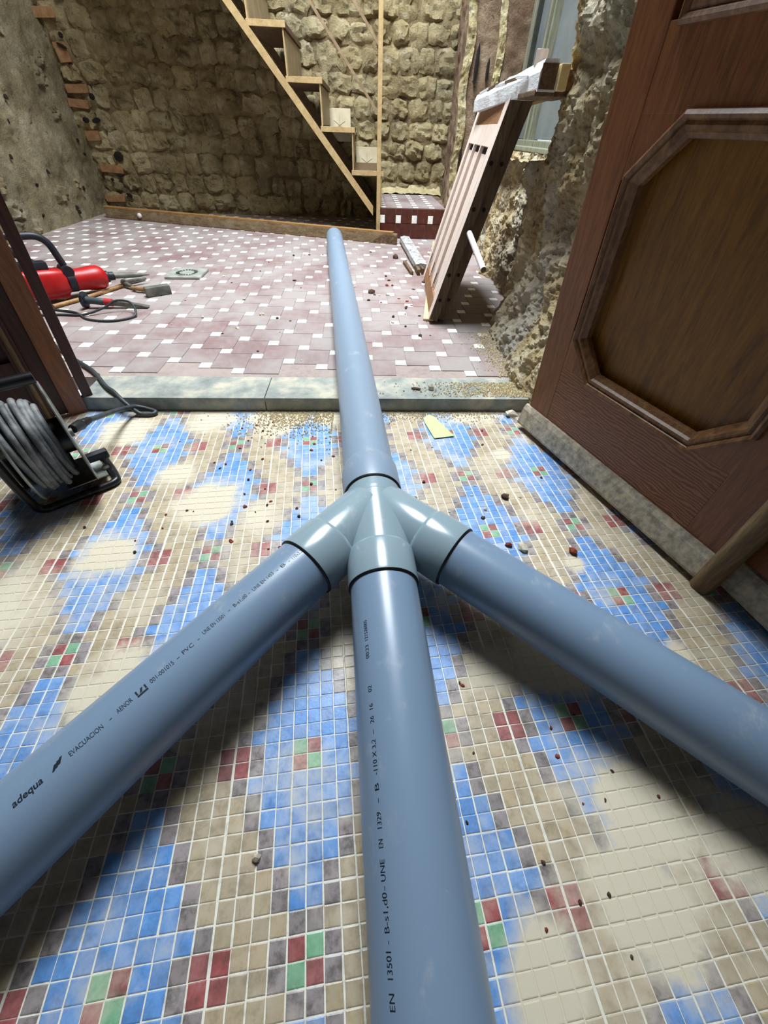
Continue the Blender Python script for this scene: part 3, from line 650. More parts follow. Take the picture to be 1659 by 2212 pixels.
for k in ('left', 'right'):
    o, d = AX[k]; m = MB().lathe(o, d, [(-.3, .4), (.1, RF * .8), (.9, RF * .995), (6.0, RF)], 64, False); part('branch', m, M['pvc_fit'], t, 40)
for k in ('near', 'left', 'right'):
    o, d = AX[k]
    m = MB().lathe(o, d, [(5.9, RF * .99), (5.95, RF), (6.15, RF * 1.05), (6.3, RF * 1.062), (9.1, RF * 1.062), (9.35, RF * 1.05), (9.35, RP * 1.0)], 64, False); part('socket', m, M['pvc_fit'], t, 40)
    m = MB().lathe(o, d, [(9.30, RP), (9.33, RF * 1.052), (9.42, RF * 1.045), (9.50, RP * 1.022), (9.52, RP)], 64, False); part('rubber_ring', m, M['rubber'], t, 60, 'thin black rubber ring')
o, d = AX['far']; m = MB().lathe(o, d, [(1.64, RP), (1.62, RP * 1.07), (1.50, RP * 1.055), (1.40, RP * 1.03), (1.38, RP)], 64, False); part('rubber_ring', m, M['rubber'], t, 60, 'black rubber ring at the bell of the long pipe')

# ------------------------------------------------------------------ landing and stairs
LD = struct('floor_landing', MB().box((26, 195, 6.9), (27.6, 45.2, 9.4)), M['pier'], 'low tiled landing step in the far right corner', 'step')
def rtile(x0_, x1_, z0_, z1_, mat, nm):
    part(nm, MB().box(((x0_ + x1_) / 2, 172.3, (z0_ + z1_) / 2), (x1_ - x0_ - .1, .35, z1_ - z0_ - .1), bev=.05), M[mat], LD)
x = 12.3
while x < 39.5:
    rtile(x, min(x + 5.9, 39.6), 2.3, 7.0, 'brick_tile', 'riser_tile')
    x += 6.0
x = 12.3
for k in range(5):
    rtile(x, x + 2.0, 7.1, 9.6, 'ivory', 'insert_tile'); rtile(x, x + 2.0, 9.7, 11.5, 'brick_tile', 'riser_tile'); rtile(x + 2.1, min(x + 6.0, 39.6), 7.1, 11.5, 'brick_tile', 'riser_tile'); x += 6.1
tl_ = MB().box((0, 0, 0), (6.0, 6.0, .25), bev=.05).mesh('landing_tile', M['terracotta']); ti_ = MB().box((0, 0, 0), (2.0, 2.0, .3), bev=.05).mesh('landing_insert', M['ivory'])
for i in range(4):
    for j in range(7): inst('tile', tl_, LD, (15.6 + i * 6.1, 175.4 + j * 6.1, 11.68)); inst('insert_tile', ti_, LD, (13.6 + i * 6.1, 173.6 + j * 6.1, 11.70))
ST = thing('staircase', 'steep open wooden staircase with tan stringer and thin rail against the back wall', 'staircase', (0, 190, 2.3))
m = MB(); sl = -1.109
def strz(x): return 11.6 + sl * (x - 9.3)
m.prism([R3(9.8, 171.2, 9.3), R3(9.8, 171.2, 12.1), R3(-80, 171.2, strz(-80) + 1.0), R3(-80, 171.2, strz(-80) - 1.7)], (0, .9, 0)); part('stringer', m, M['stairwood'], ST)
m = MB(); m.prism([R3(9.8, 214.6, 8.6), R3(9.8, 214.6, 12.6), R3(-80, 214.6, strz(-80) + 1.0), R3(-80, 214.6, strz(-80) - 1.7)], (0, .9, 0)); part('wall_stringer', m, M['stairdark'], ST)
for k in range(8):
    zt = 21.8 + 10.65 * k; xr = 13.4 - 9.85 * k; xl = xr - 11.1
    tr = part('tread', MB().box(((xl + xr) / 2, 193.6, zt - .65), (xr - xl, 43.6, 1.3), bev=.08), M['stairdark'], ST)
    part('nosing', MB().box(((xl + xr) / 2, 171.55, zt - .62), (xr - xl + .1, .5, 1.32), bev=.05), M['stairwood'], tr)
    zb = 11.8 if k == 0 else zt - 10.65
    rs_ = part('riser', MB().box((xr - .9, 193.6, (zb + zt - 1.3) / 2), (.35, 43, zt - 1.3 - zb)), M['stairdark'], ST)
    part('riser_edge', MB().box((xr - .75, 171.9, (zb + zt - 1.3) / 2), (.42, .45, zt - 1.3 - zb)), M['stairwood'], rs_)
    for j in range(4):
        tt = part('riser_tile', MB().box((xr - .6, 178 + j * 10.2, (zb + zt - 1.3) / 2), (.3, 9.8, zt - 1.8 - zb), bev=.04), M['riser_tile'], rs_)
part('newel_post', MB().box((11.75, 171.4, 61), (1.4, 1.2, 118), bev=.1), M['stairwood'], ST)
m = MB().bar((10.8, 171.4, 36.4), (-55, 171.4, 108), .55, .75); part('lower_rail', m, M['railmetal'], ST)
m = MB().bar((11.2, 171.4, 50.3), (-42, 171.4, 106.5), .55, .75); part('upper_rail', m, M['railmetal'], ST)
for (xa, za) in ((-7.5, 35.5), (3.5, 24.5)):
    wt = part('wall_tile', MB().box((xa + 4.5, 215.4, za - 2.6), (5.6 if xa > 5 else 9, .4, 9.6), bev=.08), M['white_tile'], WB, label='cream glazed tile with thin line motif')
    mm = MB()
    for q in range(6): mm.bar(R3(xa + 4.5, 215.18, za - 2.6), R3(xa + 4.5 + 2.6 * math.cos(q * math.pi / 3 + .5), 215.18, za - 2.6 + 2.6 * math.sin(q * math.pi / 3 + .5)), .08, .16, (0, 1, 0))
    part('motif', mm, M['motif'], wt)
m = sheet(lambda u, v: (V3((13 + u * 28, 212 + v * 6, 12.2 + 2.2 * v * v)), V3((0, 0, 1))), 40, 10, .5, .4); part('rubble_skirting', m, M['edge'], WB, 40)

# ------------------------------------------------------------------ long plank, shutters and timber by the right wall
BA, BBv = Vector((-103, 201.9, 2.3)), Vector((18.4, 161.5, 2.3)); bd = (BBv - BA).normalized(); bn = Vector((bd.y, -bd.x, 0))
t = thing('long_plank', 'long weathered plank lying on edge along the foot of the back wall', 'plank', (BA + BBv) / 2)
part('board', MB().bar(BA + Vector((0, 0, 1.65)), BBv + Vector((0, 0, 1.65)), 1.2, 3.1, bev=.08), M['beam'], t)
part('top_strip', MB().bar(BA + Vector((0, 0, 3.55)) - bn * .5, BBv + Vector((0, 0, 3.35)) - bn * .5 - bd * 1.6, 2.2, .55, bev=.06), M['beam_top'], t)
part('foot_strip', MB().bar(BA + Vector((0, 0, .18)) + bn * .2, BBv + Vector((0, 0, .18)) + bn * .2, 1.8, .32, bev=.05), M['rawwood'], t)
m = MB().add([BBv + bn * .85 - bd * 9 + Vector((0, 0, .5)), BBv + bn * .85 + Vector((0, 0, .4)), BBv + bn * .85 + Vector((0, 0, 2.6)), BBv + bn * .85 - bd * 5 + Vector((0, 0, 2.9))] + [BBv + bn * .5 - bd * 9 + Vector((0, 0, .5)), BBv + bn * .5 + Vector((0, 0, .4)), BBv + bn * .5 + Vector((0, 0, 2.6)), BBv + bn * .5 - bd * 5 + Vector((0, 0, 2.9))], [(0, 1, 2, 3), (4, 7, 6, 5), (0, 4, 5, 1), (1, 5, 6, 2), (2, 6, 7, 3), (3, 7, 4, 0)])
part('bare_patch', m, M['rawwood'], t, label='dark bare wood where the face has split off')
part('knob', MB().lathe(BA + bd * 17.5 + bn * .5 + Vector((0, 0, 1.7)), bn, [(0, .9), (.5, .9), (.9, .7), (1.1, .2)], 14), M['whitepaint'], t, 50, 'round white knob')

SV, SW = Vector((9.2, -.74, 33.4)), Vector((.08, .997, 0)).normalized(); SL = SV.length; sv = SV.normalized(); sn = sv.cross(SW).normalized()
if sn.x < 0: sn = -sn
def shutter(o, label, Wd, mats, gap):
    fs_ = Frame(o, SW, sv, sn); t = thing('shutter_leaf', label, 'shutter', (o.x, o.y, ZB + .1), 'shutter leaves leaning on the right wall')
    def bx(nm, u0, u1, v0, v1, w0, w1, mt, **k): return part(nm, fs_.box(MB(), u0, u1, v0, v1, w0, w1, .04), M[mt], t, **k)
    bx('stile', 0, .35, 0, SL, 0, 1.8, 'shutter'); e = bx('stile_core', .02, 2.6, .05, SL - .05, .03, 1.85, 'shutter_edge')
    bx('edge_facing', -.03, .0, 0, SL, .02, 1.8, 'shutter_edge', label='bare brown edge with peg holes')
    bx('stile_face', .3, 3.4, 0, SL, -.02, .06, 'shutter')
    bx('stile', Wd - 3.2, Wd, 0, SL, 0, 1.5, 'shutter')
    bx('top_rail', 3.4, Wd - 3.2, SL - 6.2, SL - 3.2, 0, 1.5, 'shutter'); bx('head_rail', 3.4, Wd - 3.2, SL - 3.2, SL, .2, 1.5, 'shutter_rail', label='orange brown bare head rail')
    bx('bottom_rail', 3.4, Wd - 3.2, 0, 3.0, .1, 1.5, 'shutter_rail')
    n = 3; wd = (Wd - 6.6) / n
    for k in range(n):
        a = 3.4 + k * wd; bx('muntin', a - .35, a + .75, 3, SL - 6.2, -.05, 1.4, 'shutter'); bx('panel', a + .75, a + wd - .35, 3, SL - 7.2, .55, 1.1, 'shutter')
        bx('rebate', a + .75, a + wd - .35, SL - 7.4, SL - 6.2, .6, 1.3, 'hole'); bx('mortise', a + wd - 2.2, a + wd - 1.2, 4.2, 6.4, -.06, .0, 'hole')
    for tf in (.12, .26, .58, .77):
        part('peg_hole', MB().lathe(fs_(-.035, tf * SL, .75), -SW, [(0, .36), (.03, .36)], 10), M['hole'], t)
    return fs_
S0 = Vector((20.1, 80.4, 3.35))
F1 = shutter(S0, 'front shutter leaf of pale pink boards with peg holed brown edge, leaning on the wall', 36, None, 0)
F2 = shutter(S0 + sn * 2.05 + SW * .9 - sv * .0 + Vector((0, 0, .45)), 'second shutter leaf stacked behind the pink one, only its brown edge showing', 35, None, 0)
a, b = R3(25.9, 79.6, 19.0), R3(26.2, 66.2, 16.0)
t = thing('wooden_dowel', 'white painted round dowel sticking out of the shutter edge', 'dowel', a); part('rod', MB().cyl(a, b, .52, 12), M['whitepaint'], t, 40); part('cut_end', MB().cyl(b + (a - b).normalized() * .03, b - (a - b).normalized() * .05, .46, 12), M['rawwood'], t)
# lintel timber across the top of the shutters
t = thing('lintel_timber', 'old white flaking timber laid across the top of the leaning shutters', 'timber', (30, 84, 37.2))
ta, tb_ = R3(28.9, 66, 37.9), R3(30.2, 112, 36.9); tdv = (tb_ - ta).normalized(); tr_ = Vector((tdv.y, -tdv.x, 0))
m = MB(); n = 22; rings = []
for k in range(n + 1):
    f = k / n; c = ta.lerp(tb_, f); j = .22 * noise.noise(V3((f * 9, 3, 1))); up_ = (1.15 - .35 * f) + (.3 * noise.noise(V3((f * 14, 1, 5))) if .2 < f < .7 else 0)
    up_ += .45; rings.append([c + Vector((0, 0, -1.25)) , c + Vector((-.05 + j, 0, up_ * .3)), c + Vector((.35 + j * .5, 0, up_)), c + Vector((2.2, 0, up_ + .05)), c + Vector((2.4, 0, -1.25))])
m.loft(rings); part('white_face', m, M['whitewood'], t)
part('pale_core', MB().bar(ta + Vector((3.0, -.6, .05)), tb_ + Vector((3.0, -8, .05)), 1.2, 2.4, bev=.1), M['pinewood'], t)
part('brown_core', MB().bar(ta + Vector((4.3, .4, -.25)), tb_ + Vector((4.3, -10, -.2)), 1.5, 2.2, bev=.12), M['beam_top'], t)
part('bearing_block', MB().bar(ta + Vector((2.6, .3, -1.35)), ta + Vector((2.8, 9, -1.4)), 5.4, .6, bev=.1), M['rawwood'], t)
part('end_grain', MB().box(ta + Vector((1.15, -.05, .1)), (2.1, .12, 2.3), rz(.03)), M['rawwood'], t)
for k in range(5): part('splinter', MB().bar(ta + Vector((-.1 - .05 * k, 5 + 5.5 * k, .3 + .2 * (k % 2))), ta + Vector((-.3, 10 + 6.0 * k, .55 - .15 * k)), .25, .3), M['rawwood' if k % 2 else 'whitewood'], t)
single('wood_offcut', MB().box((29.9, 70.3, 39.9), (1.3, .9, 1.6), rx(.1) @ rz(.3), .05), M['shutter'], 'small pale wood offcut standing on the white lintel timber', 'offcut', (29.9, 70.3, 39.1))
# plastered timber, planks and splinters on the back floor
t = thing('plastered_timber', 'broken timber caked in white plaster lying on the floor before the landing', 'timber', (23.5, 140, ZB + .1))
m = MB(); rings = []
for k in range(15):
    f = k / 14; c = R3(21.4, 163, 3.9).lerp(R3(23.2, 123.5, 3.7), f); w_ = 1.75 + .25 * noise.noise(V3((f * 6, 2, 2))); h_ = .9 + .3 * noise.noise(V3((f * 8, 5, 2)))
    rings.append([c + Vector((-w_, 0, -.8)), c + Vector((-w_ * .95, 0, h_ * .6)), c + Vector((-.3, 0, h_)), c + Vector((w_ * .9, 0, h_ * .7)), c + Vector((w_, 0, -.8))])
m.loft(rings); part('plaster_crust', m, M['limeplaster'], t)
part('wood_core', MB().bar(R3(21.3, 163.2, 2.75), R3(23.2, 123, 2.75), 3.4, .8, bev=.08), M['rawwood'], t)
for dx, ya, w_ in ((-1.3, 119.5, .9), (.05, 120.5, .6), (1.5, 120.0, .9)): part('split_end', MB().bar(R3(23.1 + dx, 126, 3.1), R3(23.3 + dx, ya, 3.0), w_, 1.7, bev=.06), M['rawwood'], t)
m = MB().bar(R3(18.9, 133, 2.75), R3(20.1, 120, 2.75), .9, .9, bev=.06); single('wood_splinter', m, M['rawwood'], 'loose brown splinter beside the plastered timber', 'splinter', (20.6, 126, ZB + .1))
m = MB().bar(R3(20.2, 82, 2.62), R3(33.6, 166, 2.62), 2.3, .42, bev=.05); single('pine_lath', m, M['pinewood'], 'long clean pale pine lath on the floor beneath the shutters', 'lath', (25, 124, ZB + .1))

# ------------------------------------------------------------------ tools on the back floor
JO = Vector((-60.6, 96.2, 5.65)); jd = Vector((.70, .71, -.06)).normalized(); ju = Vector((0, 0, 1)); ju = (ju - jd * ju.dot(jd)).normalized(); js = jd.cross(ju)
def jp(s, h, w_=0.0): return JO + jd * s + ju * h + js * w_
JM = Matrix((jd, js, ju)).transposed()
t = thing('demolition_hammer', 'red and black electric demolition hammer lying on the tiles behind the left door', 'power tool', (JO.x, JO.y, ZB))
m = MB(); m.lathe(JO, jd, [(-1.2, 1.9), (-1.0, 2.15), (1.0, 2.25), (3.0, 2.5), (4.6, 2.45), (5.4, 2.0), (5.9, 1.2)], 28); part('nose_housing', m, M['red_plastic'], t, 40)
m = MB(); m.lathe(JO, jd, [(-2.6, 1.9), (-2.5, 2.3), (-1.0, 2.3), (-.9, 1.9)], 28); m.lathe(jp(-1.8, 2.0), js, [(-2.0, .2), (-2.0, 1.1), (2.0, 1.1), (2.0, .2)], 18); part('collar', m, M['black_plastic'], t, 40)
m = MB(); rings = []
for s_, a_, lo, hi in ((-2.4, 1.9, -2.0, 2.0), (-3.2, 2.3, -2.6, 2.6), (-6, 2.5, -2.9, 2.8), (-11, 2.5, -3.0, 2.8), (-14, 2.3, -2.7, 2.6), (-15, 1.6, -1.8, 1.8)):
    rings.append([jp(s_, hi * (1 if abs(math.sin(q)) > .0 and math.sin(q) > 0 else -lo / hi if hi else 1) * math.sin(q) ** (1 if True else 1) if False else (hi if math.sin(q) > 0 else -lo) * (abs(math.sin(q)) ** .6) * (1 if math.sin(q) > 0 else -1), a_ * (abs(math.cos(q)) ** .6) * (1 if math.cos(q) > 0 else -1)) for q in [2 * math.pi * (k + .5) / 20 for k in range(20)]])
m.loft(rings); part('motor_housing', m, M['red_plastic'], t, 50)
m = MB().box(jp(-7.4, -1.6), (4.6, 3.6, 2.9), JM, .4); m.box(jp(-4.2, -2.3, .2), (2.2, 3.0, 1.4), JM, .3); part('gear_cover', m, M['red_plastic'], t, 40)
m = MB().box(jp(-8.2, 3.3), (6.4, 2.6, 1.6), JM, .35); part('top_cover', m, M['black_plastic'], t, 40)
m = MB().tube([jp(-1.8, 3.0), jp(-2.2, 4.6), jp(-3.0, 7.2), jp(-4.8, 8.5), jp(-8, 8.6), jp(-11.2, 8.7), jp(-11.8, 8.2), jp(-9.5, 5.6), jp(-7.0, 3.6)], .72, 10, sub=5); part('loop_handle', m, M['black_plastic'], t, 60)
m = MB().lathe(JO, jd, [(5.6, 1.25), (6.3, 1.2), (6.5, .95), (7.6, .9), (7.7, .5)], 18); part('chuck', m, M['black_plastic'], t, 40)
m = MB().lathe(jp(7.4, 0), (jd * 1 + Vector((0, 0, -.06))), [(0, .62), (4.5, .6), (6.5, .42), (8.6, .12)], 12); part('chisel_bit', m, M['iron'], t, 40)
def cordthing(nm, pts, r, mat, label, loc):
    return single(nm, MB().tube(pts, r, 8, sub=6), M[mat], label, 'cord', loc, 60)
cordthing('power_cord', [(-66, 81, 2.55), (-59.2, 82.1, 2.55), (-54.2, 82.1, 2.6), (-50.5, 84.3, 3.4), (-48.2, 85.6, 4.4), (-45.4, 85.6, 4.2), (-43.4, 83.0, 3.3), (-43.6, 81.2, 2.6), (-47, 78.9, 2.5), (-52.1, 79.7, 2.5), (-56, 83.2, 2.55), (-59.3, 84.5, 2.55), (-66, 86, 2.55)], .23, 'cord', 'thin dark cord looping over the hand chisel', (-52, 82, ZB))
t = thing('club_hammer', 'steel headed club hammer with short wooden handle near the floor drain', 'hammer', (-46, 98, ZB + .1))
hd = Vector((4.5, 3.2, 0)).normalized(); hM = Matrix((hd, Vector((-hd.y, hd.x, 0)), Vector((0, 0, 1)))).transposed()
part('head', MB().box((-44.0, 97.5, 3.3), (5.6, 2.0, 1.95), hM, .2), M['iron'], t, 40)
part('eye', MB().lathe((-44.2, 97.0, 3.3), Vector((hd.y, -hd.x, 0)), [(.2, .62), (.62, .62), (.64, .2)], 14), M['handle_wood'], t)
part('handle', MB().tube([(-46.0, 98.6, 3.2), (-49.0, 99.3, 3.0), (-51.3, 100.2, 3.0)], lambda f: .48 + .1 * math.sin(f * 6), 10), M['handle_wood'], t, 50)
t = thing('pick', 'small steel pick with long brown wooden handle under the demolition hammer', 'pick', (-56, 100, ZB + .1))
part('handle', MB().tube([(-62.6, 86.5, 2.75), (-58.2, 94.5, 2.75), (-54.6, 103.4, 2.8)], .42, 10), M['handle_wood'], t, 50)
part('head', MB().tube([(-50.5, 100.4, 2.9), (-53.4, 102.6, 3.1), (-55.0, 104.4, 3.2), (-53.4, 107, 3.1), (-51.6, 109.5, 2.75)], lambda f: .25 + .42 * math.sin(math.pi * f), 8), M['steel'], t, 50)
t = thing('hand_chisel', 'flat hand chisel with grey grip, red ring and round guard', 'chisel', (-50, 87.6, ZB + .1))
ca, cd = Vector((-56.4, 87.4, 4.0)), (Vector((-42.6, 88, 2.55)) - Vector((-56.4, 87.4, 4.0))).normalized()
part('guard', MB().lathe(ca, cd, [(0, .7), (.15, 1.55), (.7, 1.75), (.95, 1.4), (1.0, .6)], 8), M['black_plastic'], t)
part('grip', MB().lathe(ca, cd, [(.8, .75), (2.5, .7), (4.6, .72), (4.8, .6)], 16), M['teal'], t, 40)
part('red_ring', MB().lathe(ca, cd, [(4.6, .6), (4.65, .8), (6.2, .74), (6.3, .4)], 16), M['redgrip'], t, 40)
m = MB().loft([[ca + cd * s + Vector((0, sy * w_, sz * h_)) for sy, sz in ((-1, -1), (1, -1), (1, 1), (-1, 1))] for s, w_, h_ in ((6.2, .5, .5), (10, .48, .42), (12.4, .6, .25), (13.7, .7, .05))]); part('blade', m, M['steel'], t)
# floor drain
t = thing('floor_drain', 'square galvanised drain cover with round slotted grate on the pink tiles', 'drain cover', (-42.8, 115.4, ZB + .1))
part('plate', MB().box((-42.8, 115.4, 2.66), (9.2, 9.0, .5), rx(.012), .08), M['drain'], t)
part('rim', MB().lathe((-42.8, 115.4, 2.88), (0, 0, 1), [(0, 3.3), (.14, 3.25), (.14, 2.95), (.02, 2.9)], 36, False), M['drain'], t, 30)
part('cap', MB().lathe((-42.8, 115.4, 2.9), (0, 0, 1), [(0, 1.85), (.1, 1.7), (.16, .6), (.17, .05)], 24), M['drain'], t, 30)
sm = MB().add([(1.95, -.16, 0), (2.85, -.26, 0), (2.85, .26, 0), (1.95, .16, 0), (1.95, -.16, .05), (2.85, -.26, .05), (2.85, .26, .05), (1.95, .16, .05)], [(0, 3, 2, 1), (4, 5, 6, 7), (0, 1, 5, 4), (1, 2, 6, 5), (2, 3, 7, 6), (3, 0, 4, 7)]).mesh('slot', M['hole'])
for k in range(20): inst('slot', sm, t, (0, 0, .62), (0, 0, k * math.pi / 10))

# ------------------------------------------------------------------ cable reel
ax = Vector((.77, .64, 0)).normalized(); hh = Vector((-ax.y, ax.x, 0)); RC = Vector((-30.3, 28.95, 6.9))
def rp(a, h, z): return Vector((RC.x, RC.y, 0)) + ax * a + hh * h + Vector((0, 0, z))
t = thing('cable_reel', 'dusty cable reel on a black tube stand beside the left door', 'cable reel', (RC.x, RC.y, 0))
for a_ in (-2.75, 2.6):
    m = MB().lathe(RC + ax * a_, ax, [(-.06, 5.65), (-.12, 5.8), (.0, 5.9), (.12, 5.8), (.06, 5.65), (.05, 1.0)], 48, False); m.lathe(RC + ax * a_, ax, [(-.05, 5.7), (.05, 5.7)], 48); part('flange', m, M['zinc'], t, 40)
part('hub', MB().lathe(RC, ax, [(-2.7, 2.0), (2.6, 2.0)], 24), M['blackpaint'], t, 40)
rc = random.Random(5); m = MB()
for layer, (rad, n) in enumerate(((3.2, 6), (3.8, 7), (4.4, 7))):
    for k in range(n):
        a0 = -2.3 + 3.7 * (k + .3 * (layer % 2)) / n; tilt = rc.uniform(-.4, .4); rr0 = rad + rc.uniform(-.25, .3); sag = rc.uniform(0, .35) if layer == 2 else 0
        pts = []
        for q in range(16):
            an = 2 * math.pi * q / 16; rr1 = rr0 + sag * max(0, -math.sin(an))
            pts.append(RC + ax * (a0 + tilt * math.sin(an + k)) + hh * (math.cos(an) * rr1) + Vector((0, 0, math.sin(an) * rr1)))
        m.tube(pts, .32, 8, True, 3)
part('wound_cable', m, M['cable'], t, 70, 'dusty grey cable wound on the drum')
m = MB().tube([rp(-2.6, -3.6, 13.6), rp(-3.9, -3.4, 12.6), rp(-4.2, -3.1, 8), rp(-4.15, -2.8, 2.2), rp(-3.6, -2.7, .6), rp(-1.5, -2.75, .48), rp(2.2, -2.75, .48), rp(3.9, -2.6, .5), rp(4.35, -1.6, .5), rp(4.35, 2.6, .5), rp(3.8, 4.2, .5), rp(-3.6, 4.3, .5), rp(-4.2, 3.2, .9), rp(-4.25, 2.6, 5), rp(-4.2, 0, 7.6)], .46, 10, sub=6); part('tube_stand', m, M['blackpaint'], t, 60)
m = MB().tube([rp(-4.0, -3.7, 14.9), rp(-1, -3.75, 15.0), rp(2.7, -3.8, 15.0)], .55, 12, sub=3); m.tube([rp(-4.0, -3.6, 14.9), rp(-4.1, -3.4, 13.5), rp(-4.05, -3.3, 12)], .46, 10, sub=3); part('carry_handle', m, M['blackpaint'], t, 60)
m = MB(); rings = []
for k in range(9):
    f = k / 8; rings.append([rp(2.9 * s_, -2.3 + f * 5.2, .75 + .9 * (f - .45) ** 2 * 4 + e) for s_, e in ((-.2, 0), (1.3, 0), (1.3, .12), (-.2, .12))])
m.loft(rings); part('base_plate', m, M['zinc'], t, 40)
part('bolt', MB().lathe(rp(3.9, .3, .9), (0, 0, 1), [(0, .45), (.2, .45), (.42, .25), (.45, .05)], 10), M['steel'], t, 40)
part('knob', MB().lathe(rp(2.7, .9, 2.6), ax, [(0, .62), (2.2, .66), (2.3, .5)], 8), M['black_plastic'], t)
part('axle', MB().cyl(RC - ax * 4.4, RC + ax * 3.0, .5, 12), M['steel'], t, 40)
pg = Vector((-28.1, 31.9, 6.9)); pdv = (Vector((-28.2, 36.2, 5.9)) - pg).normalized()
t = thing('extension_cord', 'dark cord plugged into the reel and looping up over the threshold', 'cord', (-28, 46, 0))
part('cable', MB().tube([pg + pdv * 2.6, (-28.3, 36.2, 5.6), (-29.3, 40.2, 3.9), (-29.9, 43.9, 2.3), (-29.6, 46.3, 1.3), (-27.9, 46.6, .7), (-26.8, 46.2, .45), (-27.3, 45.6, .35), (-28.9, 45.6, .5), (-30.8, 46.3, 1.9), (-33.0, 48.2, 2.75), (-35.2, 50.3, 2.65), (-39.6, 55.5, 2.65), (-46, 61, 2.65), (-58, 72, 2.65)], .33, 8, sub=6), M['cord'], t, 60)
part('plug', MB().lathe(pg - pdv * .2, pdv, [(-.6, .5), (1.0, .62), (1.2, .42), (1.5, .52), (1.7, .4), (2.0, .48), (2.2, .38), (2.5, .44), (2.8, .33)], 12), M['rubber'], t, 50)

# ------------------------------------------------------------------ card, rubble, debris
m = MB(); vs = []; c4 = [Vector((15.0, 44.6, .16)), Vector((16.9, 45.4, .35)), Vector((19.1, 39.9, .18)), Vector((16.0, 39.2, .16))]
c5 = [Vector((15.0, 44.9, .17)), Vector((15.9, 45.5, .45)), Vector((16.8, 45.3, .22)), Vector((19.1, 39.9, .18)), Vector((16.0, 39.3, .16)), Vector((15.1, 43.4, .2))]
m.prism(c5, (0, 0, .06)); single('paper_card', m, M['paper'], 'torn pale yellow green card lying on the mosaic by the threshold', 'card', (17, 42, .16))
def chip_mesh(seed, mat):
    bm = bmesh.new(); bmesh.ops.create_icosphere(bm, subdivisions=1, radius=.5)
    for v in bm.verts: v.co *= 1 + .55 * noise.noise(v.co * 2.3 + Vector((seed * 3.7, 0, 0))); v.co.z = max(v.co.z, -.30)
    me = bpy.data.meshes.new('chip'); bmesh.ops.scale(bm, vec=(U, U, U), verts=bm.verts[:]); bm.to_mesh(me); bm.free(); me.materials.append(M[mat]); return me
def chip(nm, me, p, s, label, cat, group=None, rot=None):
    o = bpy.data.objects.new(nm, me); COL.objects.link(o); o.location = (Vector(p) + Vector((0, 0, .28 * s[2]))) * U; o.scale = s; o.rotation_euler = rot or (0, 0, random.uniform(0, 6.28)); o['label'] = label; o['category'] = cat
    if group: o['group'] = group
    return o
CS = [chip_mesh(k, 'chipstone') for k in range(4)]; CB = [chip_mesh(k + 9, 'chipbrick') for k in range(4)]; CD = [chip_mesh(k + 20, 'chipdark') for k in range(4)]
zt_ = .05
chip('mortar_lump', CS[0], (29.6, 46.0, zt_), (2.4, 1.6, 1.1), 'flat white mortar lump against the threshold beside the open door', 'rubble')
chip('mortar_lump', CS[1], (23.0, 18.1, zt_), (1.0, 1.7, .9), 'pale mortar lump on blue tiles beside the right pipe', 'rubble')
chip('brick_chip', CB[0], (28.5, 17.4, zt_), (.9, 1.0, .8), 'red brick chip on the mosaic between the right pipe and the door', 'rubble')
chip('brick_chip', CB[1], (21.6, 18.5, zt_), (.6, .9, .6), 'small red brick chip just left of the pale mortar lump by the right pipe', 'rubble')
chip('dark_chip', CD[0], (23.2, 26.4, zt_), (1.0, 1.0, .7), 'dark brown chip on the tan mosaic between card and door', 'rubble')
chip('mortar_chip', CS[2], (-1.5, -6.5, zt_), (.55, .6, .5), 'small pale chip on the near mosaic left of the centre pipe', 'rubble')
chip('brown_stone', CD[1], (7.9, 102, 2.25), (2.0, 1.6, 1.2), 'brown stone on the pink tiles just right of the long pipe', 'rubble')
chip('flat_stone', CD[2], (14.2, 50.4, 2.3), (1.9, .9, .4), 'thin flat brown flake on the threshold right of the long pipe', 'rubble')
chip('grey_stone', CS[3], (16.7, 50.4, 2.3), (1.1, 1.1, 1.2), 'small grey stone on the threshold right of the brown flake', 'rubble')
chip('rust_lump', CD[3], (16.5, 140, 2.25), (2.2, 2.0, 1.8), 'dark rusty lump on the tiles before the end of the long plank', 'rubble')
chip('plaster_bit', CS[1], (26.0, 117.5, 2.9), (1.6, 2.0, .9), 'small white plaster bit beside the split end of the plastered timber', 'rubble')
chip('white_bit', CS[2], (-17, 84.5, 2.25), (1.4, .8, .7), 'pale broken bit with red end on the pink tiles left of the long pipe', 'rubble')
chip('grey_pebble', CD[2], (-38.5, 54.6, 2.3), (.9, .7, .6), 'grey pebble on the left end of the threshold', 'rubble')
rr2 = random.Random(21)
def scatter(n, fn, meshes, smin, smax, nm, label, group, zz):
    k = 0
    while k < n:
        x, y = fn(); s = rr2.uniform(smin, smax)
        chip(nm, meshes[rr2.randrange(len(meshes))], (x, y, zz), (s * rr2.uniform(.8, 1.6), s, s * rr2.uniform(.4, .9)), label, 'rubble', group, (0, 0, rr2.uniform(0, 6.28))); k += 1
def away(fn):
    def f():
        while True:
            x, y = fn(); ok = True
            for key in ('near', 'left', 'right', 'far'):
                o, d = AX[key]; q = Vector((x - o.x, y - o.y, 0)); s = q.dot(d); l = (q - d * s).length
                if s > -1 and l < 3.6: ok = False
            if ok: return x, y
    return f
scatter(46, away(lambda: (rr2.gauss(-5, 8), rr2.uniform(18, 45))), CB + CD, .2, .45, 'red_chip', 'tiny red or brown chip on the mosaic left of the junction', 'chips on the left mosaic', zt_)
scatter(16, away(lambda: (rr2.uniform(10, 26), rr2.uniform(-12, 8))), CB + CD, .14, .3, 'small_chip', 'tiny chip on the near mosaic right of the centre pipe', 'chips on the right mosaic', zt_)
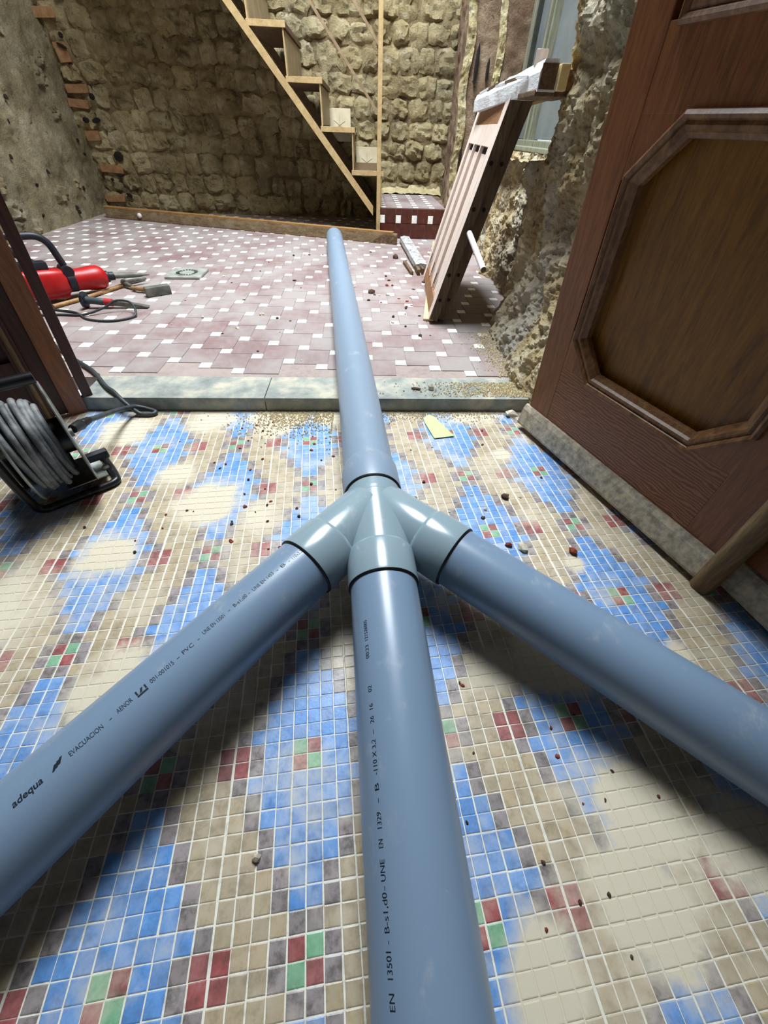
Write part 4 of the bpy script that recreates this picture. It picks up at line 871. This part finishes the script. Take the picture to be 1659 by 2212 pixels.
scatter(14, away(lambda: (rr2.uniform(10, 30), rr2.uniform(22, 44))), CS + CD, .25, .5, 'pale_chip', 'tiny pale chip on the mosaic before the right door', 'chips near the right door', zt_)
scatter(44, away(lambda: (rr2.uniform(-45, 20), rr2.uniform(58, 150))), CD + CS, .3, .9, 'floor_chip', 'small rubble chip on the pink tiles of the back room', 'chips on the back room floor', 2.26)
scatter(14, lambda: (rr2.uniform(8, 33), rr2.uniform(95, 160)) if rr2.random() < .3 else (rr2.uniform(12, 19), rr2.uniform(70, 150)), CD + CB, .4, .9, 'brown_chip', 'small brown chip on the pink tiles near the shutters', 'chips near the shutters', 2.26)
def debris(nm, label, n, fn, zz, smin, smax):
    m = MB(); sh = [(-.5, -.4, 0), (.55, -.3, 0), (0, .55, 0), (.05, 0, .6)]
    for k in range(n):
        x, y = fn(); s = rr2.uniform(smin, smax); Rm = rz(rr2.uniform(0, 6.28)) @ rx(rr2.uniform(-.4, .4))
        m.add([Rm @ (Vector(v) * s) + Vector((x, y, zz + .02)) for v in sh], [(0, 1, 3), (1, 2, 3), (2, 0, 3), (0, 2, 1)])
    o = single(nm, m, M['debris'], label, 'debris', (0, 0, 0)); o['kind'] = 'stuff'; return o
debris('sandy_debris', 'crumbled sandy debris along the foot of the threshold left of the long pipe', 1500, lambda: (min(0.6, rr2.gauss(-4, 4.5)), 46.9 - abs(rr2.gauss(0, 3.2))), .05, .1, .36)
debris('straw_debris', 'yellow crumbs and straw on the threshold under the rock wall', 1600, lambda: (33.2 - abs(rr2.gauss(0, 7)), 49.3 + rr2.uniform(-1.4, 3.6)), 2.28, .1, .4)
debris('wall_debris', 'sandy crumbs at the foot of the rock wall on the pink tiles', 900, lambda: (32.5 - abs(rr2.gauss(0, 2.0)), rr2.uniform(55, 76)), 2.28, .12, .45)
debris('step_debris', 'thin line of crumbs along the foot of the threshold right of the pipe', 700, lambda: (rr2.uniform(7.5, 30), 47.0 - abs(rr2.gauss(0, 1.5))), .05, .08, .3)
